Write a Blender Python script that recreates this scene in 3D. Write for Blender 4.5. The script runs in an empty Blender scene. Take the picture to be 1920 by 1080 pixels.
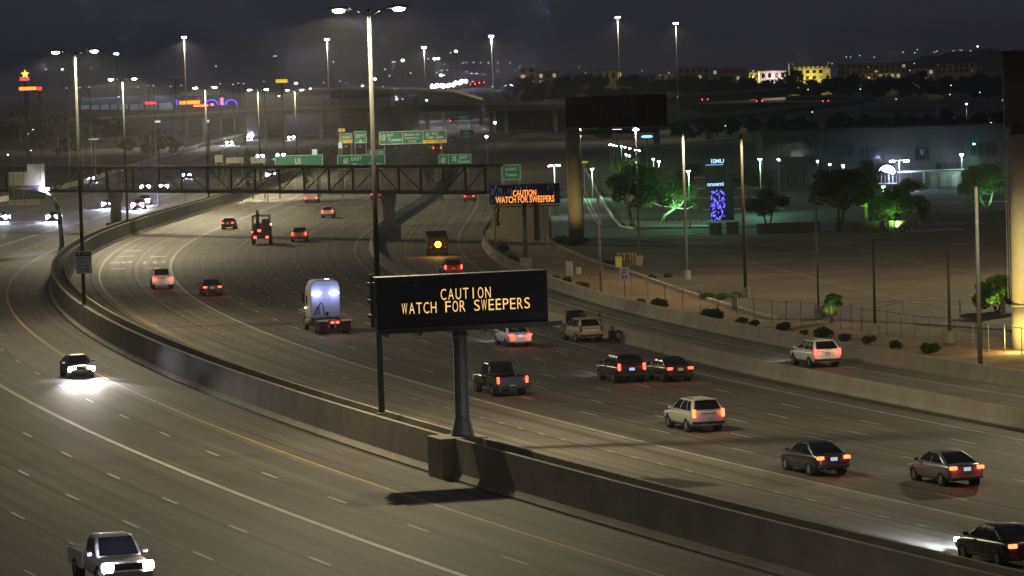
import bpy, bmesh, math, random
from mathutils import Matrix, Vector
random.seed(7)
S = bpy.context.scene
R = math.radians
# ------------------------------------------------------------------ camera
FPX, CAMH = 7100.0, 18.7
PITCH, ROLL = math.atan(390.0 / FPX), R(1.75)
cF = Vector((0, math.cos(PITCH), -math.sin(PITCH)))
_u = Vector((0, math.sin(PITCH), math.cos(PITCH)))
_r = Vector((1, 0, 0))
cR = _r * math.cos(ROLL) - _u * math.sin(ROLL)
cU = _r * math.sin(ROLL) + _u * math.cos(ROLL)
cam = bpy.data.cameras.new('camera')
cam.sensor_width = 36.0
cam.lens = 36.0 * FPX / 1920.0
cam.clip_start, cam.clip_end = 1.0, 30000.0
camo = bpy.data.objects.new('camera', cam)
camo.matrix_world = Matrix(((cR.x, cU.x, -cF.x, 0), (cR.y, cU.y, -cF.y, 0), (cR.z, cU.z, -cF.z, CAMH), (0, 0, 0, 1)))
S.collection.objects.link(camo)
S.camera = camo
# ------------------------------------------------------------------ night sky
W = bpy.data.worlds.new('World')
S.world = W
W.use_nodes = True
nt = W.node_tree
nt.nodes.clear()
sky = nt.nodes.new('ShaderNodeTexSky')
sky.sky_type = 'NISHITA'
sky.sun_disc = False
sky.sun_elevation = R(-3.0)
sky.sun_rotation = R(180.0)
b1 = nt.nodes.new('ShaderNodeBackground')
b1.inputs['Strength'].default_value = 0.012
b2 = nt.nodes.new('ShaderNodeBackground')      # glow of the city over the whole sky
b2.inputs['Color'].default_value = (0.76, 0.76, 1.0, 1)
b2.inputs['Strength'].default_value = 0.039
ad = nt.nodes.new('ShaderNodeAddShader')
wo = nt.nodes.new('ShaderNodeOutputWorld')
nt.links.new(sky.outputs[0], b1.inputs['Color'])
nt.links.new(b1.outputs[0], ad.inputs[0])
nt.links.new(b2.outputs[0], ad.inputs[1])
nt.links.new(ad.outputs[0], wo.inputs['Surface'])
S.view_settings.view_transform = 'Standard'
S.view_settings.look = 'None'
S.view_settings.exposure = 0.0
S.view_settings.gamma = 1.0
S.view_settings.use_curve_mapping = False
S.render.engine = 'CYCLES'
cy = S.cycles
cy.use_denoising = True
cy.sample_clamp_indirect = 1.5
cy.sample_clamp_direct = 0.0
cy.max_bounces = 4
cy.diffuse_bounces = 2
cy.glossy_bounces = 2
cy.transmission_bounces = 2
cy.transparent_max_bounces = 12
cy.caustics_reflective = False
cy.caustics_refractive = False
S.render.film_transparent = False
# ------------------------------------------------------------------ helpers
COL = S.collection

def ray(x, y):
    return cF + cR * ((x - 960) / FPX) + cU * ((540 - y) / FPX)

def P(x, y, z=0.0):
    """where the line of sight through a pixel meets height z"""
    d = ray(x, y)
    t = (z - CAMH) / d.z
    return Vector((d.x * t, d.y * t, z))

def D(x, y, Y):
    """the point at distance Y ahead on the line of sight through a pixel"""
    d = ray(x, y)
    t = Y / d.y
    return Vector((d.x * t, Y, CAMH + d.z * t))

def ppm(Y):
    return FPX / Y

def link(o, parent=None):
    COL.objects.link(o)
    if parent is not None:
        o.parent = parent
    return o

def tag(o, label, cat, group=None):
    o['label'] = label
    o['category'] = cat
    if group:
        o['group'] = group
    return o

def thing(name, label, cat, loc=(0, 0, 0), rz=0.0, group=None):
    o = bpy.data.objects.new(name, None)
    o.empty_display_size = 0.2
    o.location = loc
    o.rotation_euler = (0, 0, rz)
    link(o)
    return tag(o, label, cat, group)

def inst(name, mesh, parent=None, loc=(0, 0, 0), rot=(0, 0, 0), scale=(1, 1, 1)):
    o = bpy.data.objects.new(name, mesh)
    o.location = loc
    o.rotation_euler = rot
    o.scale = scale
    return link(o, parent)

def copy_tree(o, parent=None):
    c = o.copy()
    link(c, parent)
    for ch in list(o.children):
        copy_tree(ch, c)
    return c

class MB:
    def __init__(self):
        self.v, self.f, self.uv = [], [], []

    def quad(self, *pts):
        n = len(self.v)
        self.v += [tuple(p) for p in pts]
        self.f.append(tuple(range(n, n + len(pts))))
        return self

    def box(self, cx, cy, cz, sx, sy, sz, rz=0.0, tx=1.0, ty=1.0):
        n = len(self.v)
        c, s = math.cos(rz), math.sin(rz)
        for dz, kx, ky in ((-.5, 1, 1), (.5, tx, ty)):
            for dx, dy in ((-.5, -.5), (.5, -.5), (.5, .5), (-.5, .5)):
                x, y = dx * sx * kx, dy * sy * ky
                self.v.append((cx + x * c - y * s, cy + x * s + y * c, cz + dz * sz))
        for q in ((3, 2, 1, 0), (4, 5, 6, 7), (0, 1, 5, 4), (1, 2, 6, 5), (2, 3, 7, 6), (3, 0, 4, 7)):
            self.f.append(tuple(n + i for i in q))
        return self

    def tube(self, p0, p1, r0, r1=None, n=8, cap=True):
        r1 = r0 if r1 is None else r1
        p0, p1 = Vector(p0), Vector(p1)
        d = (p1 - p0).normalized()
        a = d.cross(Vector((0, 0, 1)) if abs(d.z) < .9 else Vector((1, 0, 0))).normalized()
        b = d.cross(a)
        k = len(self.v)
        for p, r in ((p0, r0), (p1, r1)):
            for i in range(n):
                t = 2 * math.pi * i / n
                self.v.append(tuple(p + a * (r * math.cos(t)) + b * (r * math.sin(t))))
        for i in range(n):
            j = (i + 1) % n
            self.f.append((k + i, k + n + i, k + n + j, k + j))
        if cap:
            self.f.append(tuple(k + i for i in range(n)))
            self.f.append(tuple(k + n + i for i in reversed(range(n))))
        return self

    def path(self, pts, rad, n=6):
        rads = rad if isinstance(rad, (list, tuple)) else [rad] * len(pts)
        for i in range(len(pts) - 1):
            self.tube(pts[i], pts[i + 1], rads[i], rads[i + 1], n)
        return self

    def rings(self, rings, close=True, cap=True):
        """loft through equal-length rings of points"""
        k, m = len(self.v), len(rings[0])
        for r in rings:
            self.v += [tuple(p) for p in r]
        for a in range(len(rings) - 1):
            for i in range(m if close else m - 1):
                j = (i + 1) % m
                self.f.append((k + a * m + i, k + a * m + j, k + (a + 1) * m + j, k + (a + 1) * m + i))
        if cap:
            self.f.append(tuple(k + i for i in reversed(range(m))))
            self.f.append(tuple(k + (len(rings) - 1) * m + i for i in range(m)))
        return self

    def prism(self, poly, axis, a, b):
        """extrude a 2-D polygon: axis 'x','y','z' runs from a to b"""
        def pt(u, v, w):
            return {'x': (w, u, v), 'y': (u, w, v), 'z': (u, v, w)}[axis]
        return self.rings([[pt(u, v, a) for u, v in poly], [pt(u, v, b) for u, v in poly]])

    def mesh(self, name, mat=None, smooth=False):
        me = bpy.data.meshes.new(name)
        me.from_pydata(self.v, [], self.f)
        if self.uv:
            l = me.uv_layers.new(name='uv')
            for lp in me.loops:
                l.data[lp.index].uv = self.uv[lp.vertex_index]
        if mat is not None:
            me.materials.append(mat)
        bm = bmesh.new()
        bm.from_mesh(me)
        bmesh.ops.recalc_face_normals(bm, faces=bm.faces)
        bm.to_mesh(me)
        bm.free()
        if smooth:
            me.polygons.foreach_set('use_smooth', [True] * len(me.polygons))
        return me

    def build(self, name, mat, parent=None, loc=(0, 0, 0), rot=(0, 0, 0), smooth=False, bevel=0.0, sub=0):
        o = inst(name, self.mesh(name, mat, smooth), parent, loc, rot)
        if bevel:
            m = o.modifiers.new('bevel', 'BEVEL')
            m.width, m.segments, m.limit_method, m.angle_limit = bevel, 2, 'ANGLE', R(35)
        if sub:
            m = o.modifiers.new('sub', 'SUBSURF')
            m.levels = m.render_levels = sub
        return o

def structure(o):
    o['kind'] = 'structure'
    return o

def stuff(o):
    o['kind'] = 'stuff'
    return o
# ------------------------------------------------------------------ materials
MATS = {}

def mat(name, col, rough=0.7, metal=0.0, var=0.0, scale=1.0, bump=0.0, spec=0.4, coord='Object', stretch=(1, 1, 1), detail=4.0):
    if name in MATS:
        return MATS[name]
    m = bpy.data.materials.new(name)
    m.use_nodes = True
    t = m.node_tree
    b = t.nodes['Principled BSDF']
    b.inputs['Base Color'].default_value = (*col, 1)
    b.inputs['Roughness'].default_value = rough
    b.inputs['Metallic'].default_value = metal
    b.inputs['Specular IOR Level'].default_value = spec
    if var or bump:
        tc = t.nodes.new('ShaderNodeTexCoord')
        mp = t.nodes.new('ShaderNodeMapping')
        mp.inputs['Scale'].default_value = stretch
        nz = t.nodes.new('ShaderNodeTexNoise')
        nz.inputs['Scale'].default_value = scale
        nz.inputs['Detail'].default_value = detail
        t.links.new(tc.outputs[coord], mp.inputs[0])
        t.links.new(mp.outputs[0], nz.inputs['Vector'])
        if var:
            rm = t.nodes.new('ShaderNodeMapRange')
            rm.inputs[1].default_value, rm.inputs[2].default_value = .3, .7
            rm.inputs[3].default_value, rm.inputs[4].default_value = 1 - var, 1 + var
            mx = t.nodes.new('ShaderNodeVectorMath')
            mx.operation = 'SCALE'
            mx.inputs[0].default_value = col
            t.links.new(nz.outputs['Fac'], rm.inputs[0])
            t.links.new(rm.outputs[0], mx.inputs['Scale'])
            t.links.new(mx.outputs[0], b.inputs['Base Color'])
        if bump:
            bp = t.nodes.new('ShaderNodeBump')
            bp.inputs['Strength'].default_value = bump
            bp.inputs['Distance'].default_value = 0.05
            t.links.new(nz.outputs['Fac'], bp.inputs['Height'])
            t.links.new(bp.outputs[0], b.inputs['Normal'])
    MATS[name] = m
    return m

def glow(name, col, strength, light=False):
    if name in MATS:
        return MATS[name]
    m = bpy.data.materials.new(name)
    m.use_nodes = True
    t = m.node_tree
    t.nodes.clear()
    e = t.nodes.new('ShaderNodeEmission')
    e.inputs[0].default_value = (*col, 1)
    e.inputs[1].default_value = strength
    o = t.nodes.new('ShaderNodeOutputMaterial')
    t.links.new(e.outputs[0], o.inputs[0])
    m.cycles.emission_sampling = 'AUTO' if light else 'NONE'
    MATS[name] = m
    return m

def road_mat(name, base, groove, pale=None, lanes=None):
    """worn pavement: u runs across the road in metres, v along it"""
    m = bpy.data.materials.new(name)
    m.use_nodes = True
    t = m.node_tree
    b = t.nodes['Principled BSDF']
    b.inputs['Roughness'].default_value = 0.72
    b.inputs['Specular IOR Level'].default_value = 0.35
    uv = t.nodes.new('ShaderNodeUVMap')
    uv.uv_map = 'uv'
    def noise(sx, sy, sc, det=5.0):
        mp = t.nodes.new('ShaderNodeMapping')
        mp.inputs['Scale'].default_value = (sx, sy, 1)
        nz = t.nodes.new('ShaderNodeTexNoise')
        nz.inputs['Scale'].default_value = sc
        nz.inputs['Detail'].default_value = det
        t.links.new(uv.outputs[0], mp.inputs[0])
        t.links.new(mp.outputs[0], nz.inputs['Vector'])
        return nz.outputs['Fac']
    def rng(s, a, c, lo, hi):
        r = t.nodes.new('ShaderNodeMapRange')
        r.inputs[1].default_value, r.inputs[2].default_value = a, c
        r.inputs[3].default_value, r.inputs[4].default_value = lo, hi
        t.links.new(s, r.inputs[0])
        return r.outputs[0]
    def mul(a, c):
        x = t.nodes.new('ShaderNodeMath')
        x.operation = 'MULTIPLY'
        t.links.new(a, x.inputs[0])
        t.links.new(c, x.inputs[1])
        return x.outputs[0]
    streak = rng(noise(1.9, 0.012, 1.0), .3, .7, .55, 1.38)       # tyre polish drawn out along the road
    patch = rng(noise(.12, .05, 1.0), .3, .7, .85, 1.15)
    grain = rng(noise(1, 1, 9.0, 2.0), .3, .7, .9, 1.1)
    slab = rng(noise(.27, .22, 1.0, 0.0), .35, .65, .92, 1.06)
    f = mul(mul(streak, patch), mul(grain, slab))
    # saw-cut grooves between the lanes
    sx = t.nodes.new('ShaderNodeSeparateXYZ')
    t.links.new(uv.outputs[0], sx.inputs[0])
    # slab joints across the road
    fr = t.nodes.new('ShaderNodeMath'); fr.operation = 'PINGPONG'; fr.inputs[1].default_value = 2.3
    t.links.new(sx.outputs[1], fr.inputs[0])
    f = mul(f, rng(fr.outputs[0], .02, .06, .8, 1.0))
    # oil-darkened strip down the middle of each lane
    if lanes:
        sb = t.nodes.new('ShaderNodeMath'); sb.operation = 'SUBTRACT'; sb.inputs[1].default_value = lanes[0]
        t.links.new(sx.outputs[0], sb.inputs[0])
        pp_ = t.nodes.new('ShaderNodeMath'); pp_.operation = 'PINGPONG'; pp_.inputs[1].default_value = lanes[1] / 2
        t.links.new(sb.outputs[0], pp_.inputs[0])
        f = mul(f, rng(pp_.outputs[0], lanes[1] * .28, lanes[1] * .5, 1.0, .80))
    # cracks and sealant
    vo = t.nodes.new('ShaderNodeTexVoronoi'); vo.feature = 'DISTANCE_TO_EDGE'
    mpv = t.nodes.new('ShaderNodeMapping'); mpv.inputs['Scale'].default_value = (.16, .05, 1)
    nd = t.nodes.new('ShaderNodeTexNoise'); nd.inputs['Scale'].default_value = .8
    av = t.nodes.new('ShaderNodeVectorMath'); av.operation = 'ADD'
    t.links.new(uv.outputs[0], nd.inputs['Vector']); t.links.new(uv.outputs[0], av.inputs[0]); t.links.new(nd.outputs['Color'], av.inputs[1])
    t.links.new(av.outputs[0], mpv.inputs[0]); t.links.new(mpv.outputs[0], vo.inputs['Vector'])
    f = mul(f, rng(vo.outputs['Distance'], .004, .012, .78, 1.0))
    if pale:                                   # lighter concrete of the inner lanes and shoulder
        f = mul(f, rng(sx.outputs[0], *pale))
    for g in groove:
        w = t.nodes.new('ShaderNodeMath')
        w.operation = 'SUBTRACT'
        w.inputs[1].default_value = g
        t.links.new(sx.outputs[0], w.inputs[0])
        ab = t.nodes.new('ShaderNodeMath')
        ab.operation = 'ABSOLUTE'
        t.links.new(w.outputs[0], ab.inputs[0])
        f = mul(f, rng(ab.outputs[0], .05, .12, .45, 1.0))
    vm = t.nodes.new('ShaderNodeVectorMath')
    vm.operation = 'SCALE'
    vm.inputs[0].default_value = base
    t.links.new(f, vm.inputs['Scale'])
    t.links.new(vm.outputs[0], b.inputs['Base Color'])
    MATS[name] = m
    return m

M_CONC = mat('barrier_concrete', (.29, .265, .225), .9, var=.16, scale=.5, bump=.15)
M_CONC2 = mat('pale_concrete', (.42, .39, .33), .85, var=.2, scale=.8)
M_DIRT = mat('desert_dirt', (.27, .175, .09), .95, var=.35, scale=.35, bump=.5)
M_GROUND = mat('far_ground', (.08, .068, .05), .95, var=.4, scale=.02)
M_LOT = mat('lot_asphalt', (.115, .088, .062), .9, var=.3, scale=.15, bump=.2)
M_STREET = mat('street_asphalt', (.07, .07, .07), .85, var=.25, scale=.2)
M_WHITE = mat('road_paint_white', (.40, .39, .355), .6, var=.25, scale=.8)
M_YEL = mat('road_paint_yellow', (.42, .31, .07), .6, var=.2, scale=.8)
M_GALV = mat('galvanized_steel', (.20, .195, .18), .6, .2, var=.1, scale=2)
M_DARKSTEEL = mat('dark_painted_steel', (.075, .072, .068), .6, .2, var=.15, scale=2)
M_BLACK = mat('black_rubber', (.012, .012, .012), .8)
M_GLASS = mat('tinted_glass', (.008, .009, .011), .12, spec=.5)
M_CHROME = mat('chrome', (.6, .6, .6), .2, 1.0)
M_LAMPHEAD = mat('lamp_housing', (.3, .3, .3), .5, .3)
G_WHITE = glow('lamp_white', (1.0, .93, .84), 260)
G_COOL = glow('lamp_cool', (.60, .62, 1.0), 300)
G_HEAD = glow('headlamp_white', (.80, .78, 1.0), 400)
G_TAIL = glow('tail_red', (1.0, .085, .06), 4.2)
G_TAILO = glow('tail_orange_red', (1.0, .17, .045), 4.0)
G_DIMRED = glow('tail_dim', (1.0, .05, .04), .35)
G_PLATE = glow('plate_glow', (.75, .8, 1.0), .65)  # the plate itself glows in place of its lamp
G_AMBER = glow('amber', (1.0, .36, .02), 14)
G_LED = glow('led_amber', (1.0, .62, .20), 1.15)
G_LEDO = glow('led_orange', (1.0, .30, .06), 1.6)
G_RED = glow('neon_red', (1.0, .04, .03), 3.0)
G_ORANGE = glow('neon_orange', (1.0, .22, .03), 3.0)
G_BLUE = glow('neon_blue', (.10, .07, 1.0), 2.2)
G_YELLOW = glow('neon_yellow', (1.0, .85, .08), 2.0)

def lamp(name, loc, power, col, kind='POINT', rot=None, angle=120, blend=.5, size=.15, parent=None, aim=None):
    l = bpy.data.lights.new(name, kind)
    l.energy = power
    l.color = col
    l.shadow_soft_size = size
    if kind == 'SPOT':
        l.spot_size = R(angle)
        l.spot_blend = blend
    o = bpy.data.objects.new(name, l)
    o.location = loc
    if aim is not None:
        o.rotation_euler = Vector(aim).to_track_quat('-Z', 'Y').to_euler()
    elif rot is not None:
        o.rotation_euler = rot
    return link(o, parent)

def road_light(name, loc, power, col, parent=None, throw=1.25):
    """street-lighting optic: throws more of its light out sideways than straight down"""
    o = lamp(name, loc, power, col, 'SPOT', (0, 0, 0), 168, .2, .25, parent)
    l = o.data
    l.use_nodes = True
    t = l.node_tree
    em = t.nodes.get('Emission')
    tc = t.nodes.new('ShaderNodeTexCoord')
    sp = t.nodes.new('ShaderNodeSeparateXYZ')
    ab = t.nodes.new('ShaderNodeMath'); ab.operation = 'ABSOLUTE'
    mx = t.nodes.new('ShaderNodeMath'); mx.operation = 'MAXIMUM'; mx.inputs[1].default_value = .15
    pw = t.nodes.new('ShaderNodeMath'); pw.operation = 'POWER'; pw.inputs[1].default_value = -throw
    t.links.new(tc.outputs['Normal'], sp.inputs[0])
    t.links.new(sp.outputs[2], ab.inputs[0])
    t.links.new(ab.outputs[0], mx.inputs[0])
    t.links.new(mx.outputs[0], pw.inputs[0])
    t.links.new(pw.outputs[0], em.inputs['Strength'])
    return o

def text_mesh(s, height, width=None, mat_=None, depth=0.02, bold=0.0, align='CENTER'):
    cu = bpy.data.curves.new('txt', 'FONT')
    cu.body = s
    cu.size = 1.0
    cu.offset = bold
    cu.extrude = 0.0
    cu.align_x = align
    ob = bpy.data.objects.new('txt', cu)
    COL.objects.link(ob)
    dg = bpy.context.evaluated_depsgraph_get()
    me = bpy.data.meshes.new_from_object(ob.evaluated_get(dg))
    bpy.data.objects.remove(ob)
    bpy.data.curves.remove(cu)
    xs = [v.co.x for v in me.vertices]; ys = [v.co.y for v in me.vertices]
    h = max(ys) - min(ys); w = max(xs) - min(xs)
    x0 = (max(xs) + min(xs)) / 2; y0 = (max(ys) + min(ys)) / 2
    kx = (width / w) if width else height / h
    ky = height / h
    for v in me.vertices:
        v.co.x = (v.co.x - x0) * kx
        v.co.y = (v.co.y - y0) * ky
    me.materials.clear()
    if mat_ is not None:
        me.materials.append(mat_)
    return me
UP = (R(90), 0, 0)          # lettering that stands upright and faces the camera
# ------------------------------------------------------------------ road alignment (plan curve, offsets to the right)
KN = [0.0008758, 0.0009021, 0.0010078, 0.0011905, 0.0010658, 0.0000116, -0.0004075, 0.0000638, -0.0002342, -.0001, 0, 0]
KS = 916.0 / 11
DS = 2.0
def _curv(s):
    t = min(max(s / KS, 0), 10.999)
    i = int(t)
    return KN[i] + (KN[i + 1] - KN[i]) * (t - i)
CV = {}
x, y, h = 24.8105, 137.062, -0.353
s = 0.0
while s <= 1700:
    CV[round(s / DS)] = (x, y, h)
    x += math.sin(h) * DS; y += math.cos(h) * DS; h += _curv(s) * DS; s += DS
x, y, h, s = 24.8105, 137.062, -0.353, 0.0
while s > -90:
    s -= DS; h -= KN[0] * DS; x -= math.sin(h) * DS; y -= math.cos(h) * DS
    CV[round(s / DS)] = (x, y, h)

def at(s, o, z=0.0):
    i = math.floor(s / DS)
    t = s / DS - i
    a, b = CV[i], CV[i + 1]
    x = a[0] + (b[0] - a[0]) * t; y = a[1] + (b[1] - a[1]) * t; h = a[2] + (b[2] - a[2]) * t
    return Vector((x + math.cos(h) * o, y - math.sin(h) * o, z))

def head(s):
    return CV[math.floor(s / DS)][2]

def lin(a, b):
    return lambda s: a + b * (min(max(s, -90), 700) - 300) / 300
O_MED = lin(-12.04, 1.33)      # median barrier, inbound foot
O_YEL = lin(-7.64, -2.1)
O_DOT = lin(-3.85, -1.84)
O_SOL = lin(-.14, -1.01)
O_EDGE = lin(20.29, 3.87)
O_GORE = lin(22.0, 2.2)
O_YIN = lin(-16.03, 1.03)
O_E = lin(-20.13, .1)
O_SIN = lin(-24.14, -.72)
O_A = lin(-27.54, -.64)
O_B = lin(-31.5, -1.0)
O_C = lin(-35.0, -.7)
O_D = lin(-38.6, -.7)
def lane(k):
    return lambda s: O_SOL(s) + (O_EDGE(s) - O_SOL(s)) * k / 6.0

# collector road on the right, its own curve (offset 0 = foot of the outer wall)
KC = [0.0014581, 0.0014999, 0.0011635, 0.0009718, 0.0000176, -.0004, -.0004]
CC = {}
x, y, h, s = 30.6027, 218.2247, -0.3038, 0.0
KCS = 436.0 / 6
while s <= 1100:
    CC[round(s / DS)] = (x, y, h)
    t = min(max(s / KCS, 0), 5.999); i = int(t)
    k = (KC[i] + (KC[i + 1] - KC[i]) * (t - i)) if s < 440 else 0.0
    x += math.sin(h) * DS; y += math.cos(h) * DS; h += k * DS; s += DS
x, y, h, s = 30.6027, 218.2247, -0.3038, 0.0
while s > -140:
    s -= DS; h -= .0008 * DS; x -= math.sin(h) * DS; y -= math.cos(h) * DS
    CC[round(s / DS)] = (x, y, h)

def atc(s, o, z=0.0):
    i = math.floor(s / DS)
    t = s / DS - i
    a, b = CC[i], CC[i + 1]
    x = a[0] + (b[0] - a[0]) * t; y = a[1] + (b[1] - a[1]) * t; h = a[2] + (b[2] - a[2]) * t
    return Vector((x + math.cos(h) * o, y - math.sin(h) * o, z))
def linc(a, b):
    return lambda s: a + b * (min(max(s, -90), 450) - 300) / 300
C_WALL = linc(-.66, .67)
C_YEL = linc(-9.77, -.96)
C_EDGE = linc(-3.41, .13)

def ribbon(name, fn, s0, s1, o0, o1, z, material, parent=None, step=4.0, cols=1, uvf=None):
    mb = MB()
    n = max(1, int(math.ceil((s1 - s0) / step)))
    for i in range(n + 1):
        s = s0 + (s1 - s0) * i / n
        a = o0(s) if callable(o0) else o0
        b = o1(s) if callable(o1) else o1
        for c in range(cols + 1):
            o = a + (b - a) * c / cols
            mb.v.append(tuple(fn(s, o, z)))
            mb.uv.append((uvf(s, o) if uvf else o, s))
    m = cols + 1
    for i in range(n):
        for c in range(cols):
            k = i * m + c
            mb.f.append((k, k + 1, k + m + 1, k + m))
    return mb.build(name, material, parent)

def profile_wall(name, fn, s0, s1, off, prof, material, parent=None, step=4.0):
    """sweep a closed cross-section (offset, height) along a road curve"""
    n = max(1, int(math.ceil((s1 - s0) / step)))
    rings = []
    for i in range(n + 1):
        s = s0 + (s1 - s0) * i / n
        o = off(s)
        rings.append([tuple(fn(s, o + a, z)) for a, z in prof])
    return MB().rings(rings).build(name, material, parent)
# ================================================================== ground and roads
def sheet(name, pts, z, material, kind=True, parent=None):
    mb = MB()
    vs = [(p[0], p[1], z) for p in pts]
    mb.v = vs
    mb.f = [tuple(range(len(vs)))]
    o = mb.build(name, material, parent)
    if kind:
        structure(o)
    return o
sheet('ground', [(-6000, -350), (6000, -350), (6000, 11000), (-6000, 11000)], -.14, M_GROUND)
M_RO = road_mat('pavement_outbound', (.112, .100, .084), [-7.5, -3.55, .3, 3.3, 6.3, 9.3, 12.3, 15.3], (.3, .5, 1.75, 1.0), (0.0, 3.0))
M_RI = road_mat('pavement_inbound', (.076, .070, .061), [7.75, 3.7, -3.75, -7.4, -11.0], (3.5, 3.8, 1.0, 1.6), (0.0, 3.65))
M_RC = road_mat('pavement_collector', (.15, .138, .108), [-9.9, -6.5])
road_out = structure(ribbon('road_outbound', at, -88, 1690, lambda s: O_MED(s) + 1.9, lambda s: O_GORE(s) + .9, 0.0, M_RO, cols=6, uvf=lambda s, o: (o - O_SOL(s)) * 18.0 / (O_EDGE(s) - O_SOL(s))))
road_in = structure(ribbon('road_inbound', at, -88, 1690, lambda s: -60.0 + .022 * max(0, s - 100), lambda s: O_MED(s) + .3, 0.0, M_RI, cols=6, uvf=lambda s, o: o - O_SIN(s)))
road_col = structure(ribbon('road_collector', atc, -138, 1090, lambda s: -19.0 if s < 330 else -13.5, lambda s: C_WALL(s) + .3, -.012, M_RC, cols=3))

# solid painted lines, one sheet each
def stripe(name, fn, s0, s1, off, w, material, parent, z=.006):
    return ribbon(name, fn, s0, s1, lambda s: off(s) - w / 2, lambda s: off(s) + w / 2, z, material, parent, step=3.0)
stripe('yellow_edge_line', at, -80, 900, O_YEL, .16, M_YEL, road_out)
stripe('white_solid_line', at, -80, 900, O_SOL, .26, M_WHITE, road_out)
stripe('white_edge_line', at, -80, 900, O_EDGE, .16, M_WHITE, road_out)
stripe('yellow_edge_line', at, -80, 900, O_YIN, .16, M_YEL, road_in)
stripe('white_solid_line', at, -80, 900, O_SIN, .28, M_WHITE, road_in)
stripe('white_edge_line', at, 150, 900, lin(-43.5, 2.5), .18, M_WHITE, road_in)
stripe('yellow_edge_line', atc, -120, 600, C_YEL, .14, M_YEL, road_col, -.006)
stripe('white_edge_line', atc, -120, 600, C_EDGE, .15, M_WHITE, road_col, -.006)

me_dash = MB().quad((-.065, 0, 0), (.065, 0, 0), (.065, 3.05, 0), (-.065, 3.05, 0)).mesh('lane_dash', M_WHITE)
me_dot = MB().quad((-.11, 0, 0), (.11, 0, 0), (.11, .95, 0), (-.11, .95, 0)).mesh('lane_dot', M_WHITE)
def dashes(parent, off, s0, s1, period, me, name, far=None):
    s = s0
    while s < s1:
        a, b = at(s, off(s)), at(s + 2, off(s + 2))
        inst(name, me, parent, (a.x, a.y, .006), (0, 0, math.atan2(b.y - a.y, b.x - a.x) - R(90)))
        s += period
for k, ph in ((1, 111.3), (2, 118.8), (3, 114.6), (4, 115.8), (5, 121.3)):
    dashes(road_out, lane(k), (ph % 12.19) - 12.19 * 2, 330, 12.19, me_dash, 'lane_dash')
dashes(road_out, O_DOT, 0, 330, 3.66, me_dot, 'lane_dot')
for off, ph in ((O_E, 16), (O_A, 20), (O_B, 12), (O_C, 18), (O_D, 10)):
    dashes(road_in, off, ph - 12.19 * 3, 200, 12.19, me_dash, 'lane_dash')
    dashes(road_in, off, 330, 480, 12.19, me_dash, 'lane_dash')
# the farthest dashes, too small to pick apart
mb = MB()
for off in [lane(k) for k in (1, 2, 3, 4, 5)] + [O_DOT, O_E, O_A, O_B, O_C]:
    s = 336.0 if off(300) > -10 else 486.0
    while s < 900:
        a, b = at(s, off(s)), at(s + 3.05, off(s + 3))
        n = Vector((b.y - a.y, a.x - b.x, 0)).normalized() * .07
        mb.quad(*[(p.x, p.y, .006) for p in (a - n, a + n, b + n, b - n)])
        s += 12.19
stuff(mb.build('far_lane_dashes', M_WHITE, road_out))

# painted route numbers and bars on the carpool lanes (read by drivers heading away)
def pave(name, me, s, o, ln):
    p = at(s, o)
    inst(name, me, road_out, (p.x, p.y, .007), (0, 0, -head(s)), (1, ln, 1))
def bar(name, s, o, w, ln):
    p = at(s, o)
    MB().box(0, 0, 0, w, ln, .001).build(name, M_WHITE, road_out, (p.x, p.y, .007), (0, 0, -head(s)))
t60 = text_mesh('60', 1.0, 4.0 * .62, M_WHITE, bold=.01)
t10 = text_mesh('10', 1.0, 4.0 * .62, M_WHITE, bold=.01)
oL = lambda s: (O_YEL(s) + O_DOT(s)) / 2
oR = lambda s: (O_DOT(s) + O_SOL(s)) / 2
pave('painted_route_number', t60, 287, oL(287), 5.5)
pave('painted_route_number', t10, 284, oR(284), 5.5)
for s_, f_, w_ in ((272, oL, 1.4), (302, oL, 1.9), (316, oL, 2.2), (271, oR, 1.5), (298, oR, 1.9)):
    bar('painted_bar', s_, f_(s_), w_, 1.6)
t10b = text_mesh('10', 1.0, 2.3, M_WHITE, bold=.0)
pave('painted_route_number', t10b, 184, (lane(2)(184) + lane(3)(184)) / 2, 5.0)

# lot, verge, side streets
sheet('dirt_verge', [P(*p) for p in ((1027, 640), (1120, 640), (1930, 780), (2100, 800), (2100, 640), (1930, 640), (1600, 588), (1420, 570), (1300, 545), (1190, 510), (1110, 482), (1048, 455), (1012, 432), (930, 425), (905, 430), (905, 470), (940, 520))], -.10, M_DIRT)
lot_pts = ((1050, 462), (1120, 492), (1180, 509), (1255, 536), (1308, 554), (1370, 573), (1411, 586), (1460, 597), (1560, 598), (1700, 604), (1830, 612), (1960, 622), (2100, 630), (2100, 425), (1920, 430), (1500, 436), (1200, 443), (1045, 447))
lot = sheet('parking_lot', [P(*p) for p in lot_pts], -.055, M_LOT)
def kerb(name, pix, w, h, material, parent, z=-.09):
    pts = [P(*p) for p in pix]
    mb = MB()
    for i in range(len(pts) - 1):
        a, b = pts[i], pts[i + 1]
        d = (b - a).normalized()
        n = Vector((-d.y, d.x, 0)) * w / 2
        a, b = a - d * .02, b + d * .02
        q = [a - n, a + n, b + n, b - n]
        k = len(mb.v)
        mb.v += [(p.x, p.y, z) for p in q] + [(p.x, p.y, z + h) for p in q]
        mb.f += [tuple(k + j for j in f) for f in ((4, 5, 6, 7), (0, 1, 5, 4), (1, 2, 6, 5), (2, 3, 7, 6), (3, 0, 4, 7))]
    return mb.build(name, material, parent)
kerb('lot_kerb', lot_pts[:8], .3, .2, M_CONC2, lot)
M_GUT = mat('gutter_concrete', (.17, .14, .10), .9, var=.2, scale=.5)
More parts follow.
